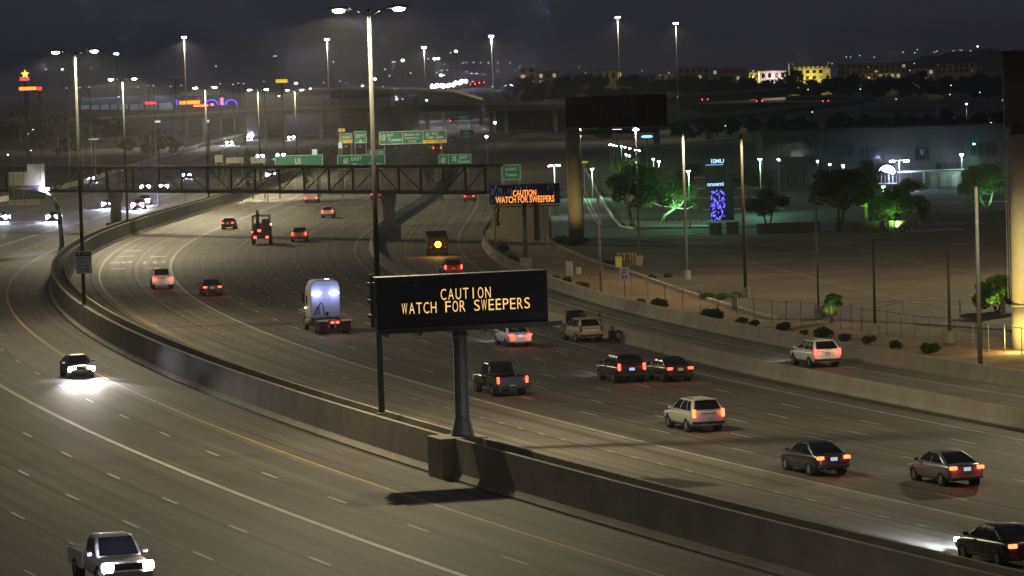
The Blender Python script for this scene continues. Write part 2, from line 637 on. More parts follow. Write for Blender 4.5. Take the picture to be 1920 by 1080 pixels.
kerb('valley_gutter', ((1267, 454), (1350, 476), (1440, 499), (1532, 522), (1595, 540), (1720, 566)), .55, .045, M_GUT, lot)
kerb('valley_gutter', ((1535, 450), (1640, 472), (1740, 495), (1840, 513), (1930, 525)), .55, .045, M_GUT, lot)
M_GRASS = mat('campus_grass', (.05, .085, .035), .95, var=.45, scale=.25)
campus = sheet('campus_ground', [P(*p) for p in ((1100, 318), (1135, 372), (1178, 424), (1400, 425), (2100, 408), (2100, 235), (1500, 235), (1130, 290))], -.085, M_GRASS)
street = sheet('side_street', [P(*p) for p in ((1030, 446), (1045, 447), (1500, 436), (1930, 430), (2100, 426), (2100, 411), (1930, 417), (1500, 424), (1190, 429), (1165, 424), (1150, 408), (1128, 372), (1098, 316), (1045, 316), (1020, 340), (1005, 400), (1000, 430))], -.07, M_STREET)
kerb('street_kerb', ((1098, 316), (1113, 345), (1128, 372), (1150, 408), (1165, 424), (1190, 429), (1500, 424), (1930, 417)), .35, .2, M_CONC2, street)
for dx in (0, 7):
    kerb('yellow_centre_line', ((1086 + dx, 345), (1092 + dx, 362), (1104 + dx, 390), (1122 + dx, 421)), .14, .026, M_YEL, street)
kerb('lit_street_strip', ((1120, 440), (1300, 437)), .9, .03, M_WHITE, street)  # lit strip of the street laid on as white paint
sheet('sidewalk', [P(*p) for p in ((1160, 410), (1178, 424), (1330, 423), (1310, 411), (1230, 414))], -.06, mat('sidewalk_concrete', (.30, .29, .25), .9, var=.2, scale=.6))
lot2 = sheet('campus_parking', [P(*p) for p in ((1300, 300), (1340, 420), (1500, 418), (2000, 400), (2000, 330), (1700, 330), (1480, 300))], -.078, mat('campus_asphalt', (.055, .062, .06), .7, var=.25, scale=.12))
for yy, x0, x1 in ((330, 1300, 1460), (350, 1300, 1480), (368, 1310, 1480), (390, 1320, 1470)):
    kerb('parking_island', ((x0, yy + 3), (x1, yy)), 1.2, .12, M_CONC2, lot2)
kerb('parking_island', ((1690, 385), (1810, 381)), .5, .15, M_CONC2, lot2)
kerb('parking_island', ((1825, 378), (1930, 377)), .5, .15, M_CONC2, lot2)
# ramps left of the freeway, seen by the headlamps on them
def strip(name, pix, w, z, material):
    pts = [P(*p) for p in pix]
    mb = MB()
    for i, p in enumerate(pts):
        a, b = pts[max(0, i - 1)], pts[min(len(pts) - 1, i + 1)]
        d = (b - a).normalized()
        n = Vector((-d.y, d.x, 0)) * w / 2
        for sgn in (1, -1):
            mb.v.append((p.x + n.x * sgn, p.y + n.y * sgn, z))
            mb.uv.append((sgn * w / 2, (p - pts[0]).length))
        if i:
            k = 2 * i
            mb.f.append((k - 2, k - 1, k + 1, k))
    return structure(mb.build(name, material))
M_RAMP = road_mat('pavement_ramp', (.16, .15, .12), [])
strip('ramp_road', ((-90, 412), (0, 390), (110, 372), (200, 348), (330, 300), (430, 268), (500, 250)), 9.0, -.02, M_RAMP)
strip('ramp_road', ((1060, 236), (960, 262), (880, 290), (830, 330)), 9.0, -.02, M_RAMP)
# ================================================================== barriers
t = thing('median_barrier', 'long tall double concrete median barrier curving between the two carriageways', 'barrier')
profile_wall('near_wall', at, -86, 900, O_MED, [(0, -.1), (0, .08), (.22, .34), (.30, 1.9), (.56, 1.9), (.58, -.1)], M_CONC, t)
profile_wall('fill', at, -86, 900, O_MED, [(.581, -.1), (.581, 1.35), (1.569, 1.35), (1.569, -.1)], mat('dark_fill', (.10, .09, .075), .95, var=.3, scale=.8), t)
profile_wall('far_wall', at, -86, 900, O_MED, [(1.57, -.1), (1.57, 1.86), (1.78, 1.86), (1.88, .34), (2.05, .08), (2.05, -.1)], M_CONC, t)
profile_wall('gutter_joint', at, -86, 500, O_MED, [(-.14, -.02), (-.14, .005), (-.02, .005), (-.02, -.02)], mat('dark_joint', (.03, .028, .024), .9), t)
MED = t
t = thing('gore_barrier', 'low concrete barrier between the main lanes and the collector road', 'barrier')
profile_wall('wall', at, -60, 330, lambda s: O_GORE(s) - .8 * (1 - s / 330) + 1.0 * math.exp(-((s - 138) / 26.0) ** 2), [(0, -.1), (0, .08), (.16, .3), (.24, .98), (.42, .98), (.50, .3), (.66, .08), (.66, -.1)], M_CONC, t)
profile_wall('wall', at, 330, 700, lambda s: O_GORE(330), [(0, -.1), (0, .08), (.16, .3), (.24, 1.05), (.42, 1.05), (.50, .3), (.66, .08), (.66, -.1)], M_CONC, t)
t = thing('roadside_wall', 'concrete wall along the outer edge of the collector road below the shrubs', 'barrier')
profile_wall('wall', atc, -136, 232, C_WALL, [(0, -.12), (0, .08), (.16, .3), (.24, .98), (.46, .98), (.46, -.12)], M_CONC, t)
WALL = t
# ================================================================== street lights on the freeway
LAMPCOL = (1.0, .87, .54)
me_cob = MB().rings([[(math.cos(a) * rx, y + 0, math.sin(a) * rz + .02) for a in [i * math.pi / 4 for i in range(8)]] for y, rx, rz in ((-.42, .05, .03), (-.3, .15, .07), (.1, .19, .09), (.38, .12, .06), (.45, .05, .03))]).mesh('lamp_head', M_LAMPHEAD, True)
me_lens = MB().rings([[(math.cos(a) * r, .05 + math.sin(a) * r * 1.3, z) for a in [i * math.pi / 4 for i in range(8)]] for r, z in ((.17, -.05), (.15, -.11), (.06, -.15))]).mesh('lens', G_WHITE, True)

def light_pole(name, base, top, label, arms=((1, 1.15), (-1, 1.15)), rz=0.0, power=0.0, bias=(1, 1), soft=.12, throw=1.25, col=LAMPCOL, group=None, r0=.16, r1=.09, big=1.0, dual_z=0.0):
    t = thing(name, label, 'street light', base, rz, group)
    h = top - base[2]
    pole = MB().tube((0, 0, 0), (0, 0, h), r0, r1, 12).build('pole', mat('weathered_pole', (.036, .035, .034), .85, 0, var=.15, scale=1.0, spec=.2), t, smooth=True)
    MB().box(0, 0, .06, .5, .5, .12).build('base_plate', M_GALV, t, bevel=.02)
    for sg, ln in arms:
        a = MB().path([(0, 0, h - .35), (sg * ln * .5, 0, h - .08), (sg * ln, 0, h + .05)], [.05, .045, .04], 8).build('arm', M_GALV, t, smooth=True)
        hd = inst('lamp_head', me_cob, t, (sg * (ln + .3), 0, h + .05), (0, 0, -sg * R(90)), (big, big, big))
        inst('lens', me_lens, hd)
        if power:
            o = road_light('road_lamp', (sg * (ln + .3), 0, h - .25), power * bias[0 if sg > 0 else 1], col, t, throw)
            o.data.shadow_soft_size = soft
    return t

PW = 6600.0
mp = []
for i, (pix, zt) in enumerate((((716, 778), 22.5), ((158, 573), 22.0))):
    b = P(pix[0], pix[1], 1.9)
    mp.append(b)
light_pole('median_light_pole', mp[0], 22.5, 'tall twin-arm street light on the median left of the amber message sign', power=PW, bias=(.8, 2.9), throw=.1, big=1.35, rz=R(0), group='median street lights')
light_pole('median_light_pole', mp[1], 22.0, 'tall twin-arm street light on the median with a carpool sign fixed to it', power=PW * 1.35, throw=.35, big=1.35, group='median street lights')
def med(s):
    return at(s, O_MED(s) + .8, 1.9)
for s_, zt, lab in ((-28, 21.5, 'twin-arm median street light close to the camera, out of the picture'), (366, 20.4, 'third twin-arm median street light, just behind the footbridge support on the median'),
                (462, 19.0, 'fourth median street light, rising left of the orange lit lettering'), (562, 18.4, 'fifth median street light, rising right of the blue neon arches'), (675, 18.0, 'sixth median street light, farthest of the median row')):
    light_pole('median_light_pole', med(s_), zt, lab, power=PW * (.05 if s_ < 0 else 1.35), rz=-head(s_) * .3, big=1.5, group='median street lights')
# unseen single-arm lights, added to light the pavement and the lot
def side_light(b, lab, sg, rz, pw):
    return light_pole('added_light_pole', b, 14.0, lab, arms=((sg, 1.8),), rz=rz, power=pw, group='added unseen street lights')
side_light(at(80, -64), 'unseen single-arm light added beyond the left picture edge', 1, -head(80), 150)
side_light(at(-30, -60), 'unseen single-arm light added beside the lower left picture corner', 1, -head(0), 1500)
side_light(at(300, -62), 'unseen single-arm light added left of the picture, level with the footbridge', 1, -head(300), 1500)
side_light(P(2075, 712), 'unseen single-arm light added just beyond the right picture edge', -1, 0.0, 2600)
side_light(P(2100, 520), 'unseen single-arm lot light added beyond the right picture edge', -1, 0.0, 9000)
side_light(P(2210, 1010), 'unseen single-arm light added beyond the lower right picture edge', -1, 0.0, 300)
# ================================================================== vehicles
PAINTS = {
    'white': (.78, .76, .78), 'silver': (.40, .39, .36), 'grey': (.17, .17, .18), 'dark': (.028, .026, .03), 'black': (.010, .010, .012),
    'maroon': (.018, .009, .011), 'tan': (.42, .34, .20), 'red': (.16, .012, .012), 'blue': (.03, .04, .08), 'navy': (.02, .022, .035),
}
def paint(n):
    return mat('car_paint_' + n, PAINTS[n], .32, .0, spec=.6)
M_TRIM = mat('black_trim', (.014, .014, .015), .55)
M_RIM = mat('alloy_rim', (.35, .35, .36), .35, .8)
M_REFL = mat('lamp_plastic_red', (.25, .01, .01), .25)
M_LENSC = mat('lamp_plastic_clear', (.5, .5, .52), .2)

def wheel_mesh(r, w):
    mb = MB()
    prof = [(r * .62, -w / 2), (r * .93, -w / 2), (r, -w * .3), (r, w * .3), (r * .93, w / 2), (r * .62, w / 2)]
    n = 18
    rings = [[(x, math.cos(a) * q, math.sin(a) * q) for q, x in prof] for a in [2 * math.pi * i / n for i in range(n)]]
    k, m = 0, len(prof)
    for g in rings:
        mb.v += g
    for i in range(n):
        for j in range(m):
            mb.f.append((i * m + j, i * m + (j + 1) % m, ((i + 1) % n) * m + (j + 1) % m, ((i + 1) % n) * m + j))
    tyre = mb.mesh('wheel', M_BLACK, True)
    rm = MB()
    for sx in (-1, 1):
        x = sx * w * .36
        rm.tube((x - .01, 0, 0), (x + .01, 0, 0), r * .63, r * .63, 14)
        for i in range(5):
            a = 2 * math.pi * i / 5
            c, s_ = math.cos(a), math.sin(a)
            rm.box(x + sx * .015, c * r * .3, s_ * r * .3, .02, .05, .05)
    rim = rm.mesh('rim', M_RIM)
    return tyre, rim
WHEELS = {k: wheel_mesh(*v) for k, v in {'car': (.33, .22), 'suv': (.37, .24), 'truck': (.42, .27), 'big': (.51, .30)}.items()}

def add_wheel(t, kind, x, y):
    ty, rim = WHEELS[kind]
    r = {'car': .33, 'suv': .37, 'truck': .42, 'big': .51}[kind]
    w = inst('wheel', ty, t, (x, y, r))
    inst('rim', rim, w)
    return w

def section(y, zb, zt, w):
    half = [(w * .80, zb), (w * .95, zb + .07), (w, zb + (zt - zb) * .45), (w * .985, zt - .14), (w * .90, zt - .02)]
    return [(0, y, zb)] + [(a, y, b) for a, b in half] + [(0, y, zt + .012)] + [(-a, y, b) for a, b in reversed(half)]

SPEC = {
    'sedan': dict(L=4.75, W=1.84, wh='car', wy=(-1.40, 1.42),
                  st=[(-2.37, .42, .86, .74), (-2.28, .30, .98, .84), (-1.9, .24, 1.05, .90), (-.8, .22, 1.01, .92), (.7, .22, .98, .92), (1.3, .23, .95, .91), (1.95, .25, .85, .87), (2.28, .30, .74, .78), (2.37, .42, .60, .66)],
                  gh=(-1.92, -.72, .25, 1.22, .95, 1.45, .82, .58), tail=(.66, -2.31, .86, .34, .15), head=(.62, 2.22, .66, .34, .15), plate=(.0, -2.36, .80)),
    'suv': dict(L=4.75, W=1.93, wh='suv', wy=(-1.42, 1.42),
                st=[(-2.37, .48, .98, .84), (-2.30, .36, 1.10, .92), (-1.9, .30, 1.13, .95), (-.8, .28, 1.11, .965), (.7, .28, 1.09, .965), (1.2, .29, 1.06, .95), (1.95, .31, .98, .92), (2.28, .36, .86, .84), (2.37, .46, .70, .72)],
                gh=(-2.26, -1.78, .10, 1.10, 1.07, 1.70, .88, .66), tail=(.80, -2.33, 1.02, .17, .42), head=(.68, 2.24, .80, .34, .17), plate=(.0, -2.37, .88)),
    'pickup': dict(L=5.8, W=2.0, wh='truck', wy=(-1.75, 1.85),
                   st=[(.0 - .55, .42, 1.16, .96), (-.1, .40, 1.19, .985), (1.0, .40, 1.19, .985), (1.4, .40, 1.19, .98), (2.3, .42, 1.13, .96), (2.75, .46, 1.03, .92), (2.88, .52, .90, .82)],
                   gh=(-.50, -.34, .75, 1.45, 1.16, 1.88, .86, .70), tail=(.88, -2.87, 1.00, .16, .40), head=(.78, 2.78, .92, .28, .20), plate=(.0, -2.93, .62)),
}
def bil(q, u, v):
    a, b, c, d = [Vector(p) for p in q]
    return (a * (1 - u) + b * u) * (1 - v) + (d * (1 - u) + c * u) * v

BULGE = .045
def pane(name, q, u0, u1, v0, v1, t, out=.012):
    n = (Vector(q[1]) - Vector(q[0])).cross(Vector(q[3]) - Vector(q[0])).normalized()
    ctr = sum((Vector(p) for p in q), Vector()) / 4
    if n.dot(ctr - Vector((0, ctr.y * .5, 1.0))) < 0:
        n = -n
    mb = MB()
    N = 4
    for i in range(N + 1):
        for j in range(N + 1):
            u, v = u0 + (u1 - u0) * i / N, v0 + (v1 - v0) * j / N
            b = BULGE * 4 * v * (1 - v)
            mb.v.append(tuple(bil(q, u, v) + n * (out + b)))
    for i in range(N):
        for j in range(N):
            k = i * (N + 1) + j
            mb.f.append((k, k + 1, k + N + 2, k + N + 1))
    return mb.build(name, M_GLASS, t, smooth=True)

def rounded(x0, x1, y0, y1, z, r, zc=None):
    pts = []
    for cx, cy, a0 in ((x1 - r, y1 - r, 0), (x0 + r, y1 - r, 90), (x0 + r, y0 + r, 180), (x1 - r, y0 + r, 270)):
        for k in range(4):
            a = R(a0 + 30 * k)
            pts.append((cx + r * math.cos(a), cy + r * math.sin(a), z))
    return pts

def cabin_mesh(yb0, yt0, yt1, yb1, zb, zr, wb, wt):
    rings = [rounded(-wb, wb, yb0, yb1, zb - .14, .10)]
    for v in (0, .25, .5, .75, 1.0):
        b = BULGE * 4 * v * (1 - v)
        w_ = wb + (wt - wb) * v + b
        rings.append(rounded(-w_, w_, yb0 + (yt0 - yb0) * v - b * .7, yb1 + (yt1 - yb1) * v + b * .7, zb + (zr - .02 - zb) * v, .10))
    rings.append(rounded(-wt * .86, wt * .86, yt0 + .12, yt1 - .10, zr + .022, .10))
    rings.append(rounded(-wt * .5, wt * .5, yt0 + .4, yt1 - .35, zr + .034, .10))
    return MB().rings(rings)

def vehicle(name, kind, col, label, cat, front, heading, lights, tailm=None, plate=None, group=None, beam=0.0, beamcol=(.9, .95, 1.0), redp=0.0, roof_glint=False, back=False, scale=1.0, headm=None, hs=1.0):
    """front: ground point under the rear bumper (back=True) or front bumper; heading: direction of travel, plan angle from +Y to the right"""
    K = SPEC[kind]
    L = K['L'] * scale
    d = Vector((math.sin(heading), math.cos(heading), 0))
    c = Vector(front) + (d * (L / 2) if back else -d * (L / 2))
    t = thing(name, label, cat, (c.x, c.y, front[2] if len(front) > 2 else 0), -heading, group)
    t.scale = (scale, scale, scale)
    pm = paint(col)
    MB().rings([section(*s_) for s_ in K['st']]).build('body', pm, t, smooth=True, sub=1)
    yb0, yt0, yt1, yb1, zb, zr, wb, wt = K['gh']
    B2 = [(-wb, yb0, zb), (wb, yb0, zb), (wb, yb1, zb), (-wb, yb1, zb)]
    T = [(-wt, yt0, zr - .02), (wt, yt0, zr - .02), (wt, yt1, zr - .02), (-wt, yt1, zr - .02)]
    cabin_mesh(yb0, yt0, yt1, yb1, zb, zr, wb, wt).build('cabin', pm, t, smooth=True)
    q = [B2[0], B2[1], T[1], T[0]]
    pane('rear_window', q, .07, .93, .12 if kind != 'suv' else .18, .93, t)
    q = [B2[3], B2[2], T[2], T[3]]
    pane('windshield', q, .05, .95, .04, .94, t)
    for i, j in ((0, 3), (1, 2)):
        q = [B2[i], B2[j], T[j], T[i]]
        if kind == 'pickup':
            pane('side_window', q, .10, .50, .10, .90, t); pane('side_window', q, .54, .90, .10, .90, t)
        elif kind == 'suv':
            pane('side_window', q, .05, .24, .12, .90, t); pane('side_window', q, .27, .56, .10, .90, t); pane('side_window', q, .60, .93, .10, .90, t)
        else:
            pane('side_window', q, .10, .50, .10, .90, t); pane('side_window', q, .54, .92, .10, .90, t)
    Wd = K['W'] / 2
    for y in K['wy']:
        for sg in (-1, 1):
            add_wheel(t, K['wh'], sg * (Wd - .12), y)
    # wheel arches
    r = {'car': .33, 'suv': .37, 'truck': .42}[K['wh']]
    for y in K['wy']:
        for sg in (-1, 1):
            MB().tube((sg * (Wd - .30), y, r + .02), (sg * (Wd - .035), y, r + .02), r + .07, r + .07, 16).build('wheel_arch', M_TRIM, t)
    x, y, z, w, h = K['tail']
    tm = tailm or G_TAIL
    for sg in (-1, 1):
        o = MB().box(sg * x, y, z, w, .14, h).build('taillight', tm if lights in ('rear', 'both') else M_REFL, t, bevel=.03)
        if redp and lights in ('rear', 'both'):
            lamp('tail_lamp', (sg * x, y - .25, z), redp, (1, .08, .05), 'POINT', size=.1, parent=t)
    x, y, z, w, h = K['head']
    for sg in (-1, 1):
        MB().box(sg * x, y, z, w * min(hs, 1.4), .16, h * hs).build('headlight', (headm or G_HEAD) if lights in ('front', 'both') else M_LENSC, t, bevel=.04)
    if beam:
        for sg in (-1, 1):
            lamp('headlight_beam', (sg * x, y + .25, z), beam, beamcol, 'SPOT', angle=40, blend=.7, size=.08, parent=t, aim=(0, 1, -.11))
    x, y, z = K['plate']
    MB().box(0, y, z, .34, .03, .16).build('license_plate', plate or mat('plate_white', (.5, .5, .48), .5), t)
    # bumpers, mirrors, sill
    rearw = K['st'][0][3] * 2
    if kind == 'pickup':
        z0, z1 = .52, 1.18
        yb = -2.9
        pm2 = pm
        for sg in (-1, 1):
            MB().box(sg * .955, (yb - .55) / 2, (z0 + z1) / 2, .09, -(yb) - .55 + .02, z1 - z0).build('bed_side', pm2, t, bevel=.03)
        MB().box(0, yb + .03, (z0 + z1) / 2 + .02, 1.80, .07, z1 - z0).build('tailgate', pm2, t, bevel=.03)
        MB().box(0, (yb - .55) / 2, .68, 1.84, -yb - .6, .08).build('bed_floor', M_TRIM, t)
        MB().box(0, yb - .10, .56, 1.86, .16, .2).build('rear_bumper', M_CHROME if col == 'white' else M_TRIM, t, bevel=.03)
        MB().box(0, 2.86, .62, 1.84, .14, .24).build('front_bumper', M_CHROME, t, bevel=.04)
        MB().box(0, 2.86, .92, 1.15, .08, .26).build('grille', M_TRIM, t, bevel=.03)
        MB().box(0, yb, 1.08, .35, .1, .06).build('tailgate_handle', M_TRIM, t)
    else:
        yb = K['st'][0][0]
        MB().box(0, yb + .06, K['st'][1][1] + .16, rearw * 1.06, .14, .16).build('rear_bumper', M_TRIM if kind == 'suv' else pm, t, bevel=.05)
        MB().box(0, -yb - .07, K['st'][1][1] + .13, rearw * .98, .12, .14).build('front_bumper', M_TRIM, t, bevel=.05)
        MB().box(0, -yb - .09, K['head'][2] - .02, .75, .1, .12).build('grille', M_TRIM, t, bevel=.03)
    ym = yb1 - .35
    for sg in (-1, 1):
        MB().box(sg * (Wd + .08), ym, zb + .10, .2, .12, .14).build('side_mirror', pm, t, bevel=.03)
    if kind != 'pickup':
        for sg in (-1, 1):
            for yy in (K['wy'][0] + .75, K['wy'][0] + 1.75):
                MB().box(sg * (Wd - .012), yy, zb - .17, .03, .2, .035).build('door_handle', pm, t)
            MB().box(sg * (Wd - .03), (K['wy'][0] + K['wy'][1]) / 2, K['st'][3][1] + .1, .05, K['wy'][1] - K['wy'][0] - .9, .12).build('sill_trim', M_TRIM, t, bevel=.02)
            MB().tube((sg * .5, yb - .02, K['st'][1][1] + .05), (sg * .5, yb + .15, K['st'][1][1] + .05), .045, .045, 8).build('tailpipe', M_CHROME, t)
        zt_ = K['st'][1][2]
        MB().box(0, yb + .03, K['plate'][2] + .13, .9, .05, .045).build('trunk_trim', M_CHROME, t, bevel=.01)
        MB().box(0, yt0 + (.0 if kind == 'suv' else .04), zr - .03, .34, .06, .03).build('high_brake_light', M_REFL, t)
    if kind == 'suv':
        MB().box(0, yt0 - .05, zr + .0, wt * 1.7, .3, .05).build('roof_spoiler', pm, t, bevel=.02)
        for sg in (-1, 1):
            MB().tube((sg * wt * .92, yt0 + .1, zr + .05), (sg * wt * .92, yt1 - .1, zr + .05), .02, .02, 6).build('roof_rail', M_TRIM, t)
        MB().tube((-.1, yb0 - .02, zb + .06), (.32, yb0 - .05, zb + .14), .012, .012, 6).build('rear_wiper', M_TRIM, t)
    return t

G_PLATEB = glow('plate_glow_blue', (.45, .5, 1.0), 1.1)  # bluish plate lighting put into the plate as emission
NEUT = (1.0, .9, .8)
COOLB = (.75, .88, 1.0)
def hd(s_):
    return head(s_)
def out(name, kind, col, label, cat, pix, **kw):
    p = P(*pix)
    s_ = kw.pop('s')
    vehicle(name, kind, col, label, cat, p, head(s_) + kw.pop('dh', 0), 'rear', back=True, **kw)
OG = 'cars heading away from the camera'
out('parked_suv' if 0 else 'pickup_truck', 'pickup', 'white', 'white pickup truck with its tail lights on, between the painted 10 and the solid line', 'pickup', (306, 543), s=228, group=OG, redp=12, beam=900)
out('sedan', 'sedan', 'maroon', 'dark sedan with a white plate just right of the white pickup', 'car', (399, 556), s=213, group=OG, redp=10, beam=500)
out('sedan', 'sedan', 'maroon', 'dark red sedan in the left lane under the footbridge shadow', 'car', (427, 430), s=378, group=OG, redp=10, beam=900, beamcol=COOLB)
out('suv', 'suv', 'tan', 'small tan sport utility vehicle beside the crane truck', 'car', (561, 454), s=326, group=OG, redp=10)
out('hatchback', 'suv', 'silver', 'pale hatchback ahead of the tan vehicle, two lanes right of the box van', 'car', (614, 409), s=406, group=OG, redp=9, scale=.95)
out('sedan', 'sedan', 'white', 'white sedan with a blue-lit plate beneath the right end of the message sign', 'car', (977, 651), s=131, group=OG, redp=10, plate=G_PLATEB, beam=1200, beamcol=COOLB)
out('pickup_truck', 'pickup', 'black', 'black pickup truck with red tail lights right of the message sign post', 'pickup', (962, 744), s=91, group=OG, redp=9, tailm=G_TAIL, beam=350)
out('suv', 'suv', 'maroon', 'dark maroon sport utility vehicle with a bright blue plate light', 'car', (1186, 719), s=95, group=OG, redp=5, plate=G_PLATEB, beam=700, beamcol=COOLB)
out('sedan', 'sedan', 'maroon', 'dark sedan with wide red tail lights along the right-hand barrier', 'car', (1277, 717), s=93, group=OG, redp=5)
out('suv', 'suv', 'silver', 'silver sport utility vehicle with tall narrow tail lights', 'car', (1330, 811), s=62, group=OG, redp=6, tailm=G_TAILO, beam=350)
out('sedan', 'sedan', 'dark', 'dark sedan with crescent tail lights and a lit plate, near the solid line', 'car', (1565, 893), s=39, group=OG, redp=6, tailm=G_TAILO, plate=G_PLATE, beam=500, beamcol=NEUT)
out('sedan', 'sedan', 'grey', 'grey sedan with a pale roof pillar, one lane right of the crescent-lit sedan', 'car', (1815, 913), s=31, group=OG, redp=6, tailm=G_TAILO, plate=G_PLATE, beam=500, beamcol=COOLB)
vehicle('sedan', 'sedan', 'black', 'black car cut off by the lower right picture edge, headlights on', 'car', P(1822, 1040), head(6), 'both', back=False, group=OG, redp=6, tailm=G_TAILO, beam=6500, beamcol=COOLB)
out('suv', 'suv', 'white', 'white sport utility vehicle alone on the collector road below the shrubs', 'car', (1553, 690), s=98, dh=-.01, group=OG, redp=8, beam=1100, beamcol=COOLB)
out('hatchback', 'suv', 'red', 'red car braking behind the amber flashing sweeper', 'car', (851, 520), s=230, group=OG, redp=14, scale=.97)
out('sedan', 'sedan', 'red', 'dark red car beneath the far end of the footbridge on the collector road', 'car', (880, 378), s=465, group=OG, redp=10)
out('sedan', 'sedan', 'dark', 'lone car with one visible red light behind the tall median light pole', 'car', (705, 374), s=485, group=OG, redp=14)
# parked car on the shoulder
P0 = P(1110, 642)
tt = vehicle('parked_suv', 'suv', 'tan', 'tan sport utility vehicle stopped on the shoulder with its hood raised', 'car', P0, head(131) - .06, 'none', back=True, scale=.97)
MB().rings([[(-.8, 1.15, 1.08), (.8, 1.15, 1.08), (.8, 1.12, 1.12), (-.8, 1.12, 1.12)], [(-.78, 1.35, 1.75), (.78, 1.35, 1.75), (.78, 1.30, 1.78), (-.78, 1.30, 1.78)], [(-.6, 1.62, 2.12), (.6, 1.62, 2.12), (.6, 1.58, 2.16), (-.6, 1.58, 2.16)]]).build('raised_hood', M_TRIM, tt, smooth=True)
# oncoming
def inc(name, kind, col, label, cat, pix, s_, **kw):
    p = P(*pix)
    vehicle(name, kind, col, label, cat, p, head(s_) + math.pi + kw.pop('dh', 0), 'front', back=False, **kw)
IG = 'cars coming towards the camera'
inc('pickup_truck', 'pickup', 'white', 'white pickup truck with headlights on at the lower left edge', 'pickup', (243, 1108), 12, group=IG, beam=300, beamcol=NEUT, hs=1.45)
inc('sedan', 'sedan', 'dark', 'dark car throwing a bright pool of headlight on the inbound lane', 'car', (154, 711), 118, group=IG, beam=4200, beamcol=(1.0, .93, .84), hs=1.9)
for nm, kd, cl, lb, px, s_, bm in (
        ('sedan', 'sedan', 'dark', 'oncoming car right below the curved sign arm with bright blue-white headlights', (98, 416), 430, 5000),
        ('sedan', 'sedan', 'grey', 'oncoming car at the very left picture edge, level with the curved sign arm', (1, 416), 440, 3000),
        ('sedan', 'sedan', 'grey', 'oncoming car left of the footbridge support with blue-white headlights', (201, 391), 480, 5000),
        ('suv', 'suv', 'red', 'nearer of two oncoming cars directly right of the footbridge support', (258, 394), 475, 3500),
        ('suv', 'suv', 'dark', 'farther of two oncoming cars directly right of the footbridge support', (269, 386), 490, 2500),
        ('sedan', 'sedan', 'dark', 'leftmost oncoming car seen through the footbridge truss', (171, 341), 672, 2000),
        ('sedan', 'sedan', 'dark', 'left one of two oncoming cars side by side behind the footbridge bottom chord', (272, 357), 590, 2000),
        ('sedan', 'sedan', 'grey', 'right one of two oncoming cars side by side behind the footbridge bottom chord', (307, 356), 592, 2500),
        ('sedan', 'sedan', 'dark', 'oncoming car seen through the fourth truss bay of the footbridge', (349, 335), 670, 1500),
        ('suv', 'suv', 'white', 'oncoming car seen through the middle of the footbridge truss', (508, 336), 660, 1500),
        ('sedan', 'sedan', 'dark', 'oncoming car left of two crowded headlights above the footbridge', (488, 298), 850, 1500),
        ('suv', 'suv', 'dark', 'oncoming car with the brightest headlights just above the footbridge', (526, 297), 850, 1500),
        ('suv', 'suv', 'dark', 'oncoming car on the far ramp with a bluish streak of light ahead', (430, 272), 900, 16000),
        ('suv', 'suv', 'dark', 'second oncoming car on the far ramp with violet-blue headlights', (467, 262), 900, 12000),
        ('suv', 'suv', 'dark', 'far oncoming car with wide pinkish headlights under the left overpass', (546, 262), 900, 1500),
        ('suv', 'suv', 'dark', 'far oncoming car between the tall pole and the left overpass', (640, 228), 900, 0)):
    p = P(*px)
    vehicle(nm, kd, cl, lb, 'car', p, head(min(s_, 690)) + math.pi, 'front', back=False, group=IG, beam=bm, beamcol=COOLB, headm=glow('far_headlamp', (.50, .47, 1.0), 1500), scale=1.0 if px[1] > 340 else 1.08, hs=3.2)
